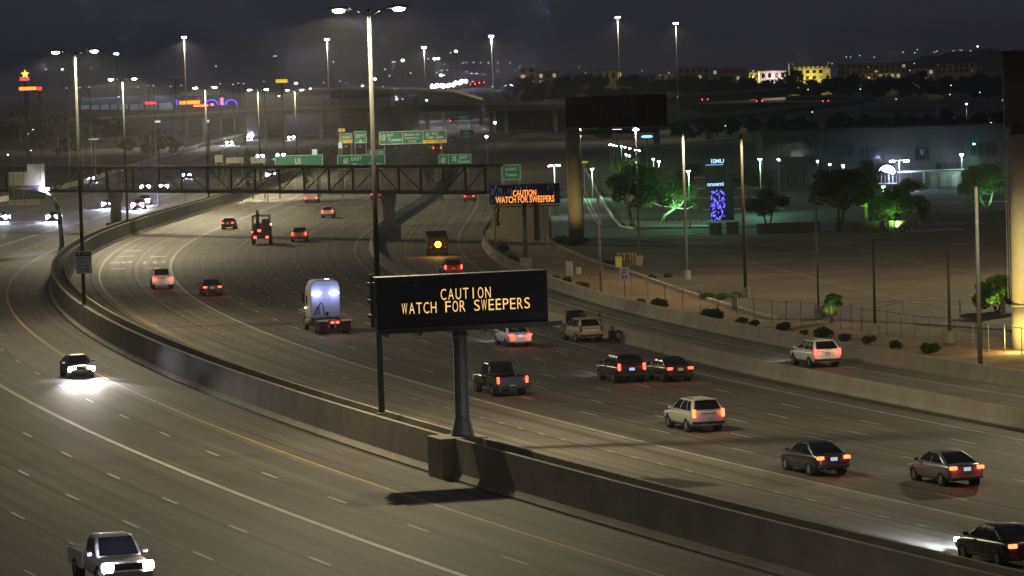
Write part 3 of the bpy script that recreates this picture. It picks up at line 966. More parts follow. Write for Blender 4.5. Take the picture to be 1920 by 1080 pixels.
# ------------------------------------------------------------------ bobtail lorry with a tall pale sleeper cab
def tractor():
    p = P(628, 627)
    h = head(152)
    d = Vector((math.sin(h), math.cos(h), 0))
    c = p + d * 3.7
    t = thing('semi_tractor', 'lorry tractor without trailer, tall pale sleeper cab lit by two blue-white lamps', 'truck', (c.x, c.y, 0), -h)
    wp = mat('lorry_white', (.46, .46, .52), .45)
    prof = [(-1.1, 1.05), (1.1, 1.05), (1.14, 1.6), (1.14, 3.3), (1.02, 3.8), (.7, 3.95), (-.7, 3.95), (-1.02, 3.8), (-1.14, 3.3), (-1.14, 1.6)]
    MB().rings([[(a, .15, b) for a, b in prof], [(a, 1.9, b) for a, b in prof], [(a * .98, 2.6, min(b, 3.4)) for a, b in prof], [(a * .95, 3.1, min(b, 2.6)) for a, b in prof]]).build('sleeper_cab', wp, t, bevel=.08, smooth=False)
    MB().rings([[(-1.0, 3.1, .9), (1.0, 3.1, .9), (1.0, 3.1, 1.95), (-1.0, 3.1, 1.95)], [(-.85, 4.6, .8), (.85, 4.6, .8), (.85, 4.6, 1.75), (-.85, 4.6, 1.75)]]).build('hood', wp, t, bevel=.1)
    MB().rings([[(-1.0, 2.66, 2.55), (1.0, 2.66, 2.55), (1.0, 2.6, 3.3), (-1.0, 2.6, 3.3)], [(-.98, 3.12, 2.5), (.98, 3.12, 2.5), (.98, 2.64, 3.3), (-.98, 2.64, 3.3)]]).build('windshield', M_GLASS, t)
    for sg in (-1, 1):
        MB().box(sg * .42, -1.6, .85, .12, 4.4, .26).build('frame_rail', M_TRIM, t)
        MB().box(sg * 1.145, 2.0, 2.35, .03, .75, .7).build('side_window', M_GLASS, t)
        MB().box(sg * 1.35, 2.45, 2.5, .2, .12, .75).build('side_mirror', M_TRIM, t, bevel=.03)
        for y in (-2.9, -1.6):
            for x in (.72, 1.02):
                add_wheel(t, 'big', sg * x, y)
        add_wheel(t, 'big', sg * 1.0, 3.4)
        MB().box(sg * .88, -3.95, .62, .62, .03, .75).build('mud_flap', M_BLACK, t)
        MB().box(sg * .90, -3.86, 1.06, .8, .12, .12).build('rear_fender_bar', mat('bright_bar', (.7, .7, .72), .4), t, bevel=.03)
        MB().tube((sg * 1.0, .6, .7), (sg * 1.0, 2.3, .7), .32, .32, 14).build('fuel_tank', M_GALV, t, smooth=True)
        MB().box(sg * .2, -3.92, .92, .24, .1, .16).build('taillight', G_TAIL, t, bevel=.03)
        lm = MB().box(sg * .68, .08, 2.92, .78, .10, .16).build('work_lamp', glow('work_lamp_blue', (.62, .66, 1.0), 6), t, bevel=.05)
        lamp('work_lamp_light', (sg * .68, -.30, 2.9), 45, (.45, .5, 1.0), 'POINT', size=.2, parent=t)
        lamp('tail_lamp', (sg * .2, -4.5, .9), 8, (1, .08, .05), parent=t)
    MB().box(0, -1.6, .95, .95, .9, .12).build('fifth_wheel', M_TRIM, t, bevel=.04)
    MB().box(0, -3.9, .95, .62, .08, .3).build('rear_crossmember', M_GALV, t)
    MB().box(0, -.35, 1.0, 1.9, .8, .10).build('deck_plate', M_TRIM, t)
    for x, r_ in ((-.45, .42), (-.62, .30)):
        pts = [(x - .3 + .6 * i / 8 * (r_ / .4), .05 - .5 * math.sin(math.pi * i / 8), 1.25 + r_ * 2.4 * math.sin(math.pi * i / 8)) for i in range(9)]
        MB().path(pts, .035, 6).build('air_hose', M_BLACK, t)
    MB().box(.1, .1, 1.35, .18, .1, .3).build('hose_coupling', M_TRIM, t)
    MB().box(-1.25, 2.2, 1.75, .1, .1, .1).build('marker_light', glow('marker_amber', (1.0, .75, .35), 8), t)
    MB().tube((0, .3, 3.98), (.35, .3, 3.98), .05, .05, 6).build('roof_marker', glow('roof_marker_white', (.8, .85, 1), 3), t)
tractor()
# ------------------------------------------------------------------ crane truck, box van, sweeper
def crane_truck():
    p = P(490, 460); h = head(318)
    d = Vector((math.sin(h), math.cos(h), 0)); c = p + d * 3.5
    t = thing('crane_truck', 'dark work truck with a frame and folded boom on its bed', 'truck', (c.x, c.y, 0), -h)
    MB().box(0, 2.3, 1.6, 2.2, 1.8, 1.7).build('cab', paint('maroon'), t, bevel=.15)
    MB().box(0, 1.385, 2.0, 1.6, .03, .6).build('rear_window', M_GLASS, t)
    MB().box(0, -1.0, .95, 2.35, 4.6, .3).build('bed', M_TRIM, t, bevel=.03)
    for sg in (-1, 1):
        for y in (-2.2, -1.1, 2.3):
            add_wheel(t, 'big', sg * 1.0, y)
        MB().box(sg * 1.0, -3.2, 2.3, .1, .1, 2.4).build('frame_post', M_DARKSTEEL, t)
        MB().box(sg * 1.0, .9, 2.3, .1, .1, 2.4).build('frame_post', M_DARKSTEEL, t)
        MB().box(sg * .72, -3.32, .95, .36, .1, .26).build('taillight', G_TAIL, t, bevel=.03)
        lamp('tail_lamp', (sg * .7, -4.2, .9), 16, (1, .08, .05), parent=t)
    MB().box(-.2, -3.32, 1.75, .42, .1, .3).build('brake_light', G_TAIL, t, bevel=.03)
    MB().box(-1.05, -3.3, 1.6, .2, .1, .2).build('side_marker', G_TAIL, t)
    MB().box(0, -3.2, 3.45, 2.1, .1, .1).build('cross_bar', M_DARKSTEEL, t)
    MB().box(0, .9, 3.45, 2.1, .1, .1).build('cross_bar', M_DARKSTEEL, t)
    MB().box(.5, -1.4, 2.1, .8, 1.6, 1.9).build('equipment_box', M_DARKSTEEL, t, bevel=.06)
    MB().path([(-.4, -.6, 1.2), (-.45, -.6, 3.3), (-.45, -1.6, 4.1), (-.2, -2.8, 3.6)], [.22, .18, .14, .1], 8).build('folded_boom', M_DARKSTEEL, t)
    MB().box(1.2, -3.2, 2.45, .18, .1, .18).build('work_light', glow('work_light_warm', (1, .8, .5), 5), t)
crane_truck()
def box_van():
    p = P(583, 381); h = head(478)
    d = Vector((math.sin(h), math.cos(h), 0)); c = p + d * 3.0
    t = thing('box_van', 'pale box van with red lights just below the footbridge chord', 'van', (c.x, c.y, 0), -h, OG)
    MB().box(0, -.6, 1.75, 2.15, 4.4, 2.3).build('cargo_box', mat('van_box', (.35, .33, .33), .6), t, bevel=.05)
    MB().box(0, 2.3, 1.25, 1.95, 1.5, 1.6).build('cab', paint('silver'), t, bevel=.15)
    MB().box(0, -2.83, 1.8, 1.9, .03, 1.9).build('rear_door', mat('van_door', (.3, .28, .28), .6), t)
    MB().box(0, -2.85, .5, 2.1, .14, .16).build('rear_bumper', M_TRIM, t)
    for sg in (-1, 1):
        add_wheel(t, 'suv', sg * .9, -1.6); add_wheel(t, 'suv', sg * .9, 2.2)
        MB().box(sg * .88, -2.86, .82, .3, .1, .3).build('taillight', G_TAIL, t)
        lamp('tail_lamp', (sg * .88, -3.4, .8), 18, (1, .08, .05), parent=t)
box_van()
def sweeper():
    p = P(822, 480); h = head(284)
    d = Vector((math.sin(h), math.cos(h), 0)); c = p + d * 3.0
    t = thing('street_sweeper', 'street sweeper truck with a glaring amber beacon on the collector road', 'truck', (c.x, c.y, -.01), -h)
    MB().rings([[(-1.1, -2.9, .8), (1.1, -2.9, .8), (1.1, -2.9, 2.0), (-1.1, -2.9, 2.0)], [(-1.15, .6, .7), (1.15, .6, .7), (1.15, .6, 2.6), (-1.15, .6, 2.6)]]).build('hopper', mat('sweeper_body', (.006, .006, .006), .8), t, bevel=.08)
    MB().box(0, 1.7, 1.5, 2.1, 1.9, 1.8).build('cab', paint('white'), t, bevel=.15)
    MB().box(0, -2.5, .45, 2.2, .5, .5).build('broom', M_BLACK, t, bevel=.1)
    for sg in (-1, 1):
        add_wheel(t, 'truck', sg * .95, -1.3); add_wheel(t, 'truck', sg * .95, 1.9)
        MB().box(sg * .8, -2.95, .95, .2, .1, .2).build('taillight', G_DIMRED, t)
    MB().tube((0, -2.75, 1.25), (0, -2.95, 1.25), .34, .34, 12).build('beacon', G_AMBER, t)
    lamp('beacon_light', (0, -5.2, 1.6), 260, (1.0, .45, .06), size=.2, parent=t)
sweeper()
# ------------------------------------------------------------------ the stranded driver, loose wheel
def person(loc, rz):
    t = thing('person', 'person with dark hair in a brown top and dark trousers standing behind the stopped car', 'person', loc, rz)
    verts = [(0, 0, .98), (0, 0, 1.18), (0, .02, 1.38), (0, .03, 1.52), (0, .05, 1.60), (0, .06, 1.72),
             (-.19, .02, 1.42), (-.27, .0, 1.16), (-.20, .18, 1.02), (.19, .02, 1.42), (.27, .04, 1.17), (.20, .22, 1.04),
             (-.10, 0, .92), (-.12, .02, .50), (-.12, -.02, .08), (-.13, .14, .04), (.10, 0, .92), (.12, .03, .50), (.13, -.02, .08), (.14, .14, .04)]
    edges = [(0, 1), (1, 2), (2, 3), (3, 4), (4, 5), (2, 6), (6, 7), (7, 8), (2, 9), (9, 10), (10, 11), (0, 12), (12, 13), (13, 14), (14, 15), (0, 16), (16, 17), (17, 18), (18, 19)]
    rad = [.15, .15, .17, .07, .07, .10, .075, .05, .035, .075, .05, .035, .095, .065, .045, .045, .095, .065, .045, .045]
    me = bpy.data.meshes.new('body'); me.from_pydata(verts, edges, [])
    o = inst('body', me, t)
    o.modifiers.new('skin', 'SKIN')
    for i, v in enumerate(me.skin_vertices[0].data):
        v.radius = (rad[i], rad[i]); v.use_root = (i == 0)
    sb = o.modifiers.new('sub', 'SUBSURF'); sb.levels = sb.render_levels = 1
    m = bpy.data.materials.new('clothing'); m.use_nodes = True
    nt_ = m.node_tree; bs = nt_.nodes['Principled BSDF']; bs.inputs['Roughness'].default_value = .9
    tc = nt_.nodes.new('ShaderNodeTexCoord'); sp = nt_.nodes.new('ShaderNodeSeparateXYZ'); cr = nt_.nodes.new('ShaderNodeValToRGB')
    mr = nt_.nodes.new('ShaderNodeMapRange'); mr.inputs[2].default_value = 1.9
    nt_.links.new(tc.outputs['Object'], sp.inputs[0]); nt_.links.new(sp.outputs[2], mr.inputs[0]); nt_.links.new(mr.outputs[0], cr.inputs[0]); nt_.links.new(cr.outputs[0], bs.inputs['Base Color'])
    e = cr.color_ramp; e.interpolation = 'CONSTANT'
    e.elements[0].color = (.02, .02, .025, 1); e.elements[1].position = .53; e.elements[1].color = (.16, .09, .06, 1)
    k = e.elements.new(.80); k.color = (.30, .17, .11, 1)
    me.materials.append(m)
    skin = mat('skin', (.30, .17, .11), .6)
    hair = mat('dark_hair', (.012, .009, .008), .7)
    def ball(name, c, r, m_):
        n = 10
        rings = [[(c[0] + r[0] * math.cos(2 * math.pi * i / n) * math.sin(a), c[1] + r[1] * math.sin(2 * math.pi * i / n) * math.sin(a), c[2] - r[2] * math.cos(a)) for i in range(n)] for a in [math.pi * (j + .35) / 7.7 for j in range(8)]]
        return MB().rings(rings).build(name, m_, t, smooth=True)
    ball('hair', (0, .03, 1.75), (.105, .12, .13), hair)
    ball('face', (0, .09, 1.70), (.085, .095, .12), skin)
    MB().box(0, .185, 1.69, .025, .03, .04).build('nose', skin, t, bevel=.008)
    for sg in (-1, 1):
        MB().box(sg * .035, .178, 1.725, .022, .01, .012).build('eye', M_BLACK, t)
        MB().box(sg * .20, .20 if sg < 0 else .25, 1.0, .07, .10, .04).build('palm', skin, t, bevel=.015)
        for f in range(4):
            MB().path([(sg * .20 + (f - 1.5) * .018, .25 if sg < 0 else .30, 1.0), (sg * .20 + (f - 1.5) * .018, (.29 if sg < 0 else .34) - abs(f - 1.3) * .006, .985), (sg * .20 + (f - 1.5) * .018, .30 if sg < 0 else .35, .955)], .008, 6).build('finger', skin, t)
        MB().path([(sg * .17, .20 if sg < 0 else .25, 1.0), (sg * .145, .245 if sg < 0 else .295, .99)], .010, 6).build('thumb', skin, t)
    MB().box(0, .176, 1.655, .05, .01, .01).build('mouth', mat('lips', (.2, .07, .06), .6), t)
pp = tt.matrix_basis @ Vector((1.50, .15, 0))
person((pp.x, pp.y, 0), R(60))
q = P(1160, 642)
w = thing('loose_wheel', 'dark loose wheel lying by the barrier right of the stopped car', 'wheel', (q.x, q.y, 0), R(25))
inst('tyre', WHEELS['truck'][0], w, (0, 0, .44), (0, R(14), R(90)))
inst('rim', WHEELS['truck'][1], w, (0, 0, .44), (0, R(14), R(90)))
q = P(1146, 638)
w = thing('tool_case', 'narrow dark case standing upright between the stopped car and the loose wheel', 'case', (q.x, q.y, 0), R(20))
MB().box(0, 0, .35, .34, .22, .70).build('case_body', M_TRIM, w, bevel=.03)
MB().path([(-.1, 0, .7), (-.1, 0, .95), (.1, 0, .95), (.1, 0, .7)], .015, 6).build('handle', M_TRIM, w)
# ================================================================== message signs, footbridge, guide signs
M_DMSFACE = mat('sign_face_black', (.045, .045, .065), .8, spec=.05)
M_DMSBOX = mat('sign_cabinet', (.055, .055, .06), .5, .3)
M_POST = mat('sign_post_grey', (.13, .13, .115), .55, .5, var=.15, scale=1.5)
M_GREEN = mat('guide_sign_green', (.015, .17, .10), .5)
M_SIGNW = mat('sign_white', (.62, .64, .62), .5)
M_SIGNY = mat('sign_yellow', (.75, .47, .02), .5)
M_SIGNB = mat('sign_black', (.012, .012, .013), .5)
M_SIGNBACK = mat('sign_back_aluminium', (.46, .43, .30), .6, .1)

def near_dms():
    base = P(868, 818, 1.9)
    Y = base.y
    k = Y / FPX                                # metres per photo pixel at the post
    rz = R(17.0)
    t = thing('message_sign', 'near black electronic message sign reading CAUTION WATCH FOR SWEEPERS on a thick median post', 'sign', base, rz)
    H0, H1 = 5.22, 7.72                        # cabinet bottom and top above the post foot
    xl, xr = -4.02, 4.42
    W_, cx = xr - xl, (xl + xr) / 2
    post = MB()
    n = 20
    rings = [[(math.cos(2 * math.pi * i / n) * r, math.sin(2 * math.pi * i / n) * r, z) for i in range(n)] for z, r in ((0, .56), (.08, .56), (.9, .36), (1.0, .345), (4.72, .335), (4.78, .40), (4.86, .40), (4.92, .335), (5.2, .335))]
    post.rings(rings).build('post', M_POST, t, smooth=False, bevel=.01)
    MB().box(.0, .55, 5.28, W_ * .92, .35, .30).build('support_beam', M_DMSBOX, t, bevel=.03)
    cab = MB().box(cx, .45, (H0 + H1) / 2, W_, .95, H1 - H0).build('cabinet', M_DMSBOX, t, bevel=.03)
    MB().box(cx, -.045, (H0 + H1) / 2, W_ - .12, .04, H1 - H0 - .12).build('display_face', M_DMSFACE, cab)
    for word, z in (('CAUTION', H0 + 1.56), ('WATCH FOR SWEEPERS', H0 + .97)):
        pitch = .366 if word == 'CAUTION' else .356
        x = .34 - pitch * (len(word) - 1) / 2
        for ch in word:
            if ch != ' ':
                inst('lit_letter', text_mesh(ch, .52, .05 if ch == 'I' else .27, G_LED, bold=-.006), cab, (x, -.07, z), UP)
            x += pitch
    MB().box(cx + .2, -.35, 5.10, W_ + .6, .62, .06).build('catwalk', M_DARKSTEEL, t)
    MB().box(cx + .2, -.66, 5.22, W_ + .6, .04, .16).build('toe_board', M_DARKSTEEL, t)
    for i in range(6):
        x = xl + .3 + i * (W_ - .4) / 5
        MB().box(x, -.2, 5.0, .09, 1.0, .14).build('catwalk_bracket', M_DARKSTEEL, t)
    MB().box(xr + .62, -.35, 5.0, .12, .62, .30).build('catwalk_end', M_DARKSTEEL, t)
    for z in (5.9, 6.6, 7.4):
        MB().box(xl - .16, .3, z, .34, .5, .16).build('hinge_bracket', M_GALV, t, bevel=.02)
    MB().box(xl - .12, .45, 6.6, .08, .3, 2.5).build('side_ladder', M_DARKSTEEL, t)
    # concrete pedestal in the median
    pb = at(0, 0)
    best = min((((at(s_ / 2, O_MED(s_ / 2) + .8) - Vector((base.x, base.y, 0))).length, s_ / 2) for s_ in range(0, 300)))[1]
    hh = -head(best)
    ped = MB().box(-.25, 0, .98, 2.35, 2.3, 2.14, hh).build('pedestal', M_CONC, MED, (base.x, base.y, -.12), bevel=.04)
near_dms()

def carpool_sign():
    b = mp[1]
    y = b.y
    c = D(157, 492, y - .35)
    k = y / FPX
    w_, h_ = 30 * k, 42 * k
    t = thing('carpool_sign', 'grey-white carpool lane sign with a black diamond header on the median light pole', 'sign', c)
    MB().box(0, 0, 0, w_, .03, h_).build('panel', mat('aged_sign_white', (.34, .36, .36), .6), t, bevel=.01)
    MB().box(0, -.02, h_ * .39, w_ * .94, .02, h_ * .2).build('header', M_SIGNB, t)
    d_ = .13
    MB().quad((-w_ * .3, -.034, h_ * .39 - d_), (-w_ * .3 + d_ * .6, -.034, h_ * .39), (-w_ * .3, -.034, h_ * .39 + d_), (-w_ * .3 - d_ * .6, -.034, h_ * .39)).build('diamond', M_SIGNW, t)
    for s_, z, wd in (('HOV 2+', .18, .8), ('ONLY', .02, .62), ('MON-FRI', -.16, .6), ('6-9 AM', -.28, .55), ('3-7 PM', -.39, .55)):
        inst('lettering', text_mesh(s_, h_ * .085, w_ * wd, M_SIGNB, bold=.02), t, (0, -.019, h_ * z), UP)
    inst('lettering', text_mesh('CARPOOL', h_ * .07, w_ * .5, M_SIGNW), t, (w_ * .16, -.034, h_ * .39), UP)
    MB().box(0, .16, 0, .1, .28, .1).build('bracket', M_GALV, t)
carpool_sign()

# ---------------- footbridge: steel truss skewed across the freeway
A_, B_ = P(222, 440), P(728, 450)
dv = (B_ - A_); dv.z = 0
def bx(x):
    """point of the bridge's plan line that lies on photo column x"""
    d = ray(x, 350)
    # solve A + t*dv = u*d
    det = dv.x * -d.y + d.x * dv.y
    t_ = ((0 - A_.x) * -d.y + d.x * (0 - A_.y)) / det
    return A_ + dv * t_
ZB, ZT = 5.75, 8.85
fb = thing('footbridge', 'long dark steel truss footbridge crossing high over the freeway', 'bridge', (A_.x, A_.y, 0), math.atan2(dv.y, dv.x))
def loc(x):
    return (bx(x) - A_).length * (1 if x > 222 else -1)
cols = [-115, -65, -18, 28, 74, 120, 170, 217, 266, 314, 357, 405, 450, 495, 541, 587, 634, 679, 724, 765, 806, 849, 890, 927]
us = [loc(c) for c in cols]
M_TR = mat('bridge_brown_steel', (.072, .062, .052), .6, .2, var=.2, scale=.5)
for yy in (-1.35, 1.35):
    for z, h_ in ((ZB, .32), (ZT, .30)):
        MB().box((us[0] + us[-1]) / 2, yy, z, us[-1] - us[0], .26, h_).build('chord', M_TR, fb)
    for i, u in enumerate(us):
        if yy > 0:
            break
        dbl = cols[i] in (217, 724)
        MB().box(u, yy, (ZB + ZT) / 2, .42 if dbl else .2, .2, ZT - ZB - .3).build('vertical', M_TR, fb)
    for i in range(len(us) - 1):
        if yy > 0:
            break
        c = cols[i]
        down = (217 <= c < 450) or (724 <= c < 849)
        a = (us[i], yy, ZT - .1 if down else ZB + .1); b = (us[i + 1], yy, ZB + .1 if down else ZT - .1)
        MB().tube(a, b, .075, .075, 6).build('diagonal', M_TR, fb)
MB().box((us[0] + us[-1]) / 2, 0, ZB + .1, us[-1] - us[0], 2.3, .18).build('deck', M_CONC, fb)
MB().box((us[0] + us[-1]) / 2, 0, ZT - .02, us[-1] - us[0], 2.3, .10).build('roof_mesh', M_TR, fb)
for i, u in enumerate(us[:-1]):
    MB().box(u, 0, ZB - .12, .14, 2.6, .2).build('floor_beam', M_TR, fb)
# chain-link screening on the bridge sides
def mesh_mat(name, col, alpha, scale):
    m = bpy.data.materials.new(name)
    m.use_nodes = True
    t = m.node_tree
    b = t.nodes['Principled BSDF']
    b.inputs['Base Color'].default_value = (*col, 1)
    b.inputs['Roughness'].default_value = .5
    tr = t.nodes.new('ShaderNodeBsdfTransparent')
    mx = t.nodes.new('ShaderNodeMixShader')
    mx.inputs[0].default_value = alpha
    t.links.new(tr.outputs[0], mx.inputs[1]); t.links.new(b.outputs[0], mx.inputs[2])
    t.links.new(mx.outputs[0], t.nodes['Material Output'].inputs[0])
    return m
M_LINK = mesh_mat('chain_link', (.30, .29, .26), .13, 1)
M_LINKB = mesh_mat('bridge_screen', (.20, .18, .15), .34, 1)
for i in range(len(us) - 1):
    MB().box((us[i] + us[i + 1]) / 2, 1.0, (ZB + ZT) / 2, us[i + 1] - us[i] - .1, .02, ZT - ZB - .35).build('screen_panel', M_LINKB, fb)
for u, wd in ((loc(222), .9), (loc(728), .8)):
    MB().rings([[(u - wd / 2, -.6, -.1), (u + wd / 2, -.6, -.1), (u + wd / 2, .6, -.1), (u - wd / 2, .6, -.1)], [(u - wd / 2, -.6, 3.9), (u + wd / 2, -.6, 3.9), (u + wd / 2, .6, 3.9), (u - wd / 2, .6, 3.9)],
                [(u - wd * .7, -0.75, 4.7), (u + wd * .7, -0.75, 4.7), (u + wd * .7, 0.75, 4.7), (u - wd * .7, 0.75, 4.7)], [(u - wd * .7, -0.75, 5.55), (u + wd * .7, -0.75, 5.55), (u + wd * .7, 0.75, 5.55), (u - wd * .7, 0.75, 5.55)]]).build('support_pier', M_CONC2, fb, bevel=.06)
    MB().box(u, 0, .75, 1.9, 2.0, 1.7).build('pier_base', M_CONC, fb, bevel=.05)

# ---------------- second message sign beside the collector road
def far_dms():
    b = P(986, 498)
    Y = b.y; k = Y / FPX
    t = thing('message_sign', 'smaller far message sign with glowing orange CAUTION WATCH FOR SWEEPERS lettering', 'sign', (b.x, b.y, 0), R(-2))
    c = D(984, 364, Y)
    w_, h_ = 132 * k, 37 * k
    dx = c.x - b.x
    cab = MB().box(dx, .5, c.z, w_, .9, h_).build('cabinet', M_DMSBOX, t, bevel=.03)
    MB().box(dx, .03, c.z, w_ - .1, .06, h_ - .1).build('display_face', M_DMSFACE, cab)
    inst('lit_lettering', text_mesh('CAUTION', .62, 2.35, G_LEDO, bold=.02), cab, (dx - .02, -.03, c.z + .12), UP)
    inst('lit_lettering', text_mesh('WATCH FOR SWEEPERS', .66, 5.9, G_LEDO, bold=.02), cab, (dx - .0, -.03, c.z - .52), UP)
    gl = MB()
    rr = random.Random(3)
    for i in range(58):
        u_ = rr.random() ** 1.8
        gl.box(dx - w_ / 2 + .2 + u_ * w_ * .92, -.02, c.z + rr.uniform(-.42, .42) * h_, .05, .02, rr.uniform(.12, .45))
    stuff(gl.build('stray_pixels', glow('stray_pixel', (.36, .34, .75), .22), cab))
    MB().box(dx, -.3, c.z - h_ / 2 - .2, w_ * .98, .6, .08).build('catwalk', M_DARKSTEEL, t)
    for i in range(6):
        MB().box(dx - w_ * .42 + i * w_ * .168, -.1, c.z - h_ / 2 - .35, .1, 1.0, .16).build('catwalk_bracket', M_DARKSTEEL, t)
    MB().tube((0, .4, 0), (0, .4, c.z - h_ / 2), .22, .2, 14).build('post', M_POST, t, smooth=True)
    MB().box(0, .4, .35, 1.2, 1.2, .9).build('footing', M_CONC, t, bevel=.04)
    for z in (.3, -.4):
        MB().box(dx + w_ / 2 + .15, .4, c.z + z, .3, .4, .14).build('hinge_bracket', M_GALV, t)
far_dms()

# ---------------- sign on a curved cantilever, seen from behind, at the left
def cantilever():
    b = P(117, 470)
    Y = b.y; k = Y / FPX
    t = thing('cantilever_sign', 'stepped pale back of a freeway sign hung on a curved steel arm', 'sign', (b.x, b.y, 0))
    def L(x, y):
        p = D(x, y, Y)
        return (p.x - b.x, 0, p.z)
    MB().path([L(117, 470), L(113, 420), L(109, 392), L(100, 373), L(86, 362), L(62, 356), L(20, 353)], [.30, .28, .26, .24, .22, .2, .17], 12).build('curved_arm', M_GALV, t, smooth=True)
    MB().box(0, 0, .2, .9, .9, .6).build('footing', M_CONC, t)
    rows = [(50.5, 83, 308, 10)]
    y_ = 308.0
    n = 0
    while y_ < 382:
        x0 = 50.5 if y_ < 322 else 15.5
        if 349 < y_ < 372 and False:
            pass
        a, c = L(x0, y_), L(83, y_ + 4.4)
        MB().box((a[0] + c[0]) / 2, .35, (a[2] + c[2]) / 2, c[0] - a[0], .05, a[2] - c[2]).build('panel_slat', M_SIGNBACK, t)
        y_ += 5.05
    for x in (24, 43, 75):
        a, c = L(x, 322 if x < 50 else 308), L(x, 383)
        MB().box(a[0], .28, (a[2] + c[2]) / 2, .1, .1, a[2] - c[2]).build('stiffener', M_GALV, t)
    a, c = L(15.5, 349), L(84, 371)
    MB().box((a[0] + c[0]) / 2, .30, (a[2] + c[2]) / 2, c[0] - a[0], .07, a[2] - c[2]).build('dark_panel', mat('sign_back_dark', (.07, .07, .075), .6), t)
    p = L(90, 357)
    MB().box(p[0] - .3, -.1, p[2] + .15, .8, .35, .3).build('added_sign_lamp', G_COOL, t, bevel=.05)  # lamp body added on the arm
    lamp('added_sign_light', (p[0] - 3.0, -4.5, p[2] + 1.0), 230, (1.0, .9, .6), parent=t)  # light added off the arm to brighten the sign back
cantilever()

# ---------------- green guide signs beyond the footbridge
def guide(name, label, x0, y0, x1, y1, Y, lines, panels=(), legs=True, face=None, group='green guide signs beyond the footbridge', exitbar=None, lit=0):
    a, c = D(x0, y0, Y), D(x1, y1, Y)
    m = (a + c) / 2
    w_, h_ = c.x - a.x, a.z - c.z
    t = thing(name, label, 'sign', (m.x, m.y, 0), 0, group)
    MB().box(0, 0, m.z, w_, .1, h_).build('panel', face or M_GREEN, t)
    bw = h_ * .035
    fr = MB()
    for z in (h_ / 2 - bw, -h_ / 2 + bw):
        fr.box(0, -.06, m.z + z, w_ * .98, .02, bw)
    for x in [-w_ / 2 + bw, w_ / 2 - bw] + [w_ * u for u in panels]:
        fr.box(x, -.061, m.z, bw, .02, h_ * .96)
    fr.build('border', M_SIGNW, t)
    for s_, ux, uz, hh, ww in lines:
        inst('lettering', text_mesh(s_, h_ * hh, w_ * ww, M_SIGNW, bold=.02), t, (w_ * ux, -.075, m.z + h_ * uz), UP)
    if exitbar:
        ux, uz, uw, uh, s_ = exitbar
        MB().box(w_ * ux, -.075, m.z + h_ * uz, w_ * uw, .03, h_ * uh).build('exit_only_bar', M_SIGNY, t)
        inst('lettering', text_mesh(s_, h_ * uh * .55, w_ * uw * .75, M_SIGNB, bold=.02), t, (w_ * ux, -.095, m.z + h_ * uz), UP)
    if legs:
        for x in (-w_ * .42, w_ * .42):
            MB().tube((x, .2, 0), (x, .2, m.z + h_ / 2), .12, .1, 8).build('leg', M_GALV, t)
    if lit:                                   # lamps added below the panel to brighten its face
        n = max(1, int(w_ / 6))
        for i in range(n):
            x = w_ * ((i + .5) / n - .5)
            MB().box(x, -1.3, m.z - h_ / 2 - .75, .5, .3, .14).build('added_sign_lamp', M_LAMPHEAD, t)
            lamp('added_sign_light', (x, -1.3, m.z - h_ / 2 - .6), lit, (.9, 1.0, .88), 'SPOT', angle=150, blend=.8, parent=t, aim=(0, .75, .9))
    return t, m, w_, h_
g1, m1, w1, h1 = guide('guide_sign', 'wide three-panel green sign naming Tucson, Baseline Rd and Mesa Globe with a yellow bar', 710, 247, 838, 268, 845,
      [('EAST', -.33, .22, .22, .10), ('10', -.44, .05, .5, .07), ('Tucson', -.27, -.12, .26, .20), ('Baseline Rd', -.01, .22, .2, .22), ('Superstition', -.01, -.06, .2, .22), ('1/2 MILE', -.01, -.30, .16, .12), ('60', .22, .14, .36, .05), ('EAST', .33, .24, .18, .10), ('Mesa - Globe', .33, -.02, .22, .24)],
      panels=(-.15, .15), exitbar=(.32, -.36, .35, .24, 'EXIT 2 ONLY'), lit=55)
guide('guide_sign', 'small green sign with a yellow lower bar left of the tall median pole', 636, 250, 661, 268, 850, [('60 EAST', 0, .1, .25, .7)], exitbar=(0, -.34, .98, .3, 'EXIT 11 ONLY'), lit=50)
guide('guide_sign', 'small green sign with a pale top panel right beside the tall median pole', 663, 246, 688, 268, 852, [('EAST', .15, .15, .2, .5), ('10', -.25, .1, .35, .25), ('^', 0, -.32, .2, .2)], lit=50)
guide('guide_sign', 'yellow tab sign above the small green sign pair', 634, 241, 647, 247, 849, [], face=M_SIGNY, legs=False)
guide('guide_sign', 'dark green sign with a shield and EAST just over the footbridge, behind the tall pole', 632, 291, 723, 316, 600, [('60', -.32, .1, .4, .1), ('EAST', -.1, .22, .24, .22), ('Mesa - Globe', .12, -.2, .26, .6)], lit=5)
guide('guide_sign', 'small exit tab on top of the dark green sign behind the tall pole', 689, 281, 723, 290, 601, [('EXIT 154', 0, 0, .5, .75)], legs=False)
guide('guide_sign', 'green sign with two panels and EAST TUCSON over the right half of the footbridge', 822, 290, 884, 309, 605, [('10', -.02, .1, .5, .12), ('EAST', .27, .2, .3, .25), ('Tucson', .27, -.16, .32, .38), ('60', -.36, 0, .55, .13)], panels=(-.2,), lit=25)
guide('guide_sign', 'blurred green sign with a blue shield left of the square lit panel', 515, 292, 606, 312, 640, [('US', -.02, 0, .5, .12)], lit=5)
guide('guide_sign', 'small green Broadway Rd sign high up beside the right overpass', 853, 212, 885, 226, 1000, [('Broadway Rd', 0, 0, .3, .75)], lit=50)
guide('guide_sign', 'small green sign below the Broadway Rd sign', 862, 244, 889, 257, 960, [('EXIT', 0, .1, .3, .5)], lit=30)
guide('guide_sign', 'tiny green sign right of the wide three-panel sign', 840, 258, 858, 270, 900, [('EAST', 0, .1, .3, .6)])
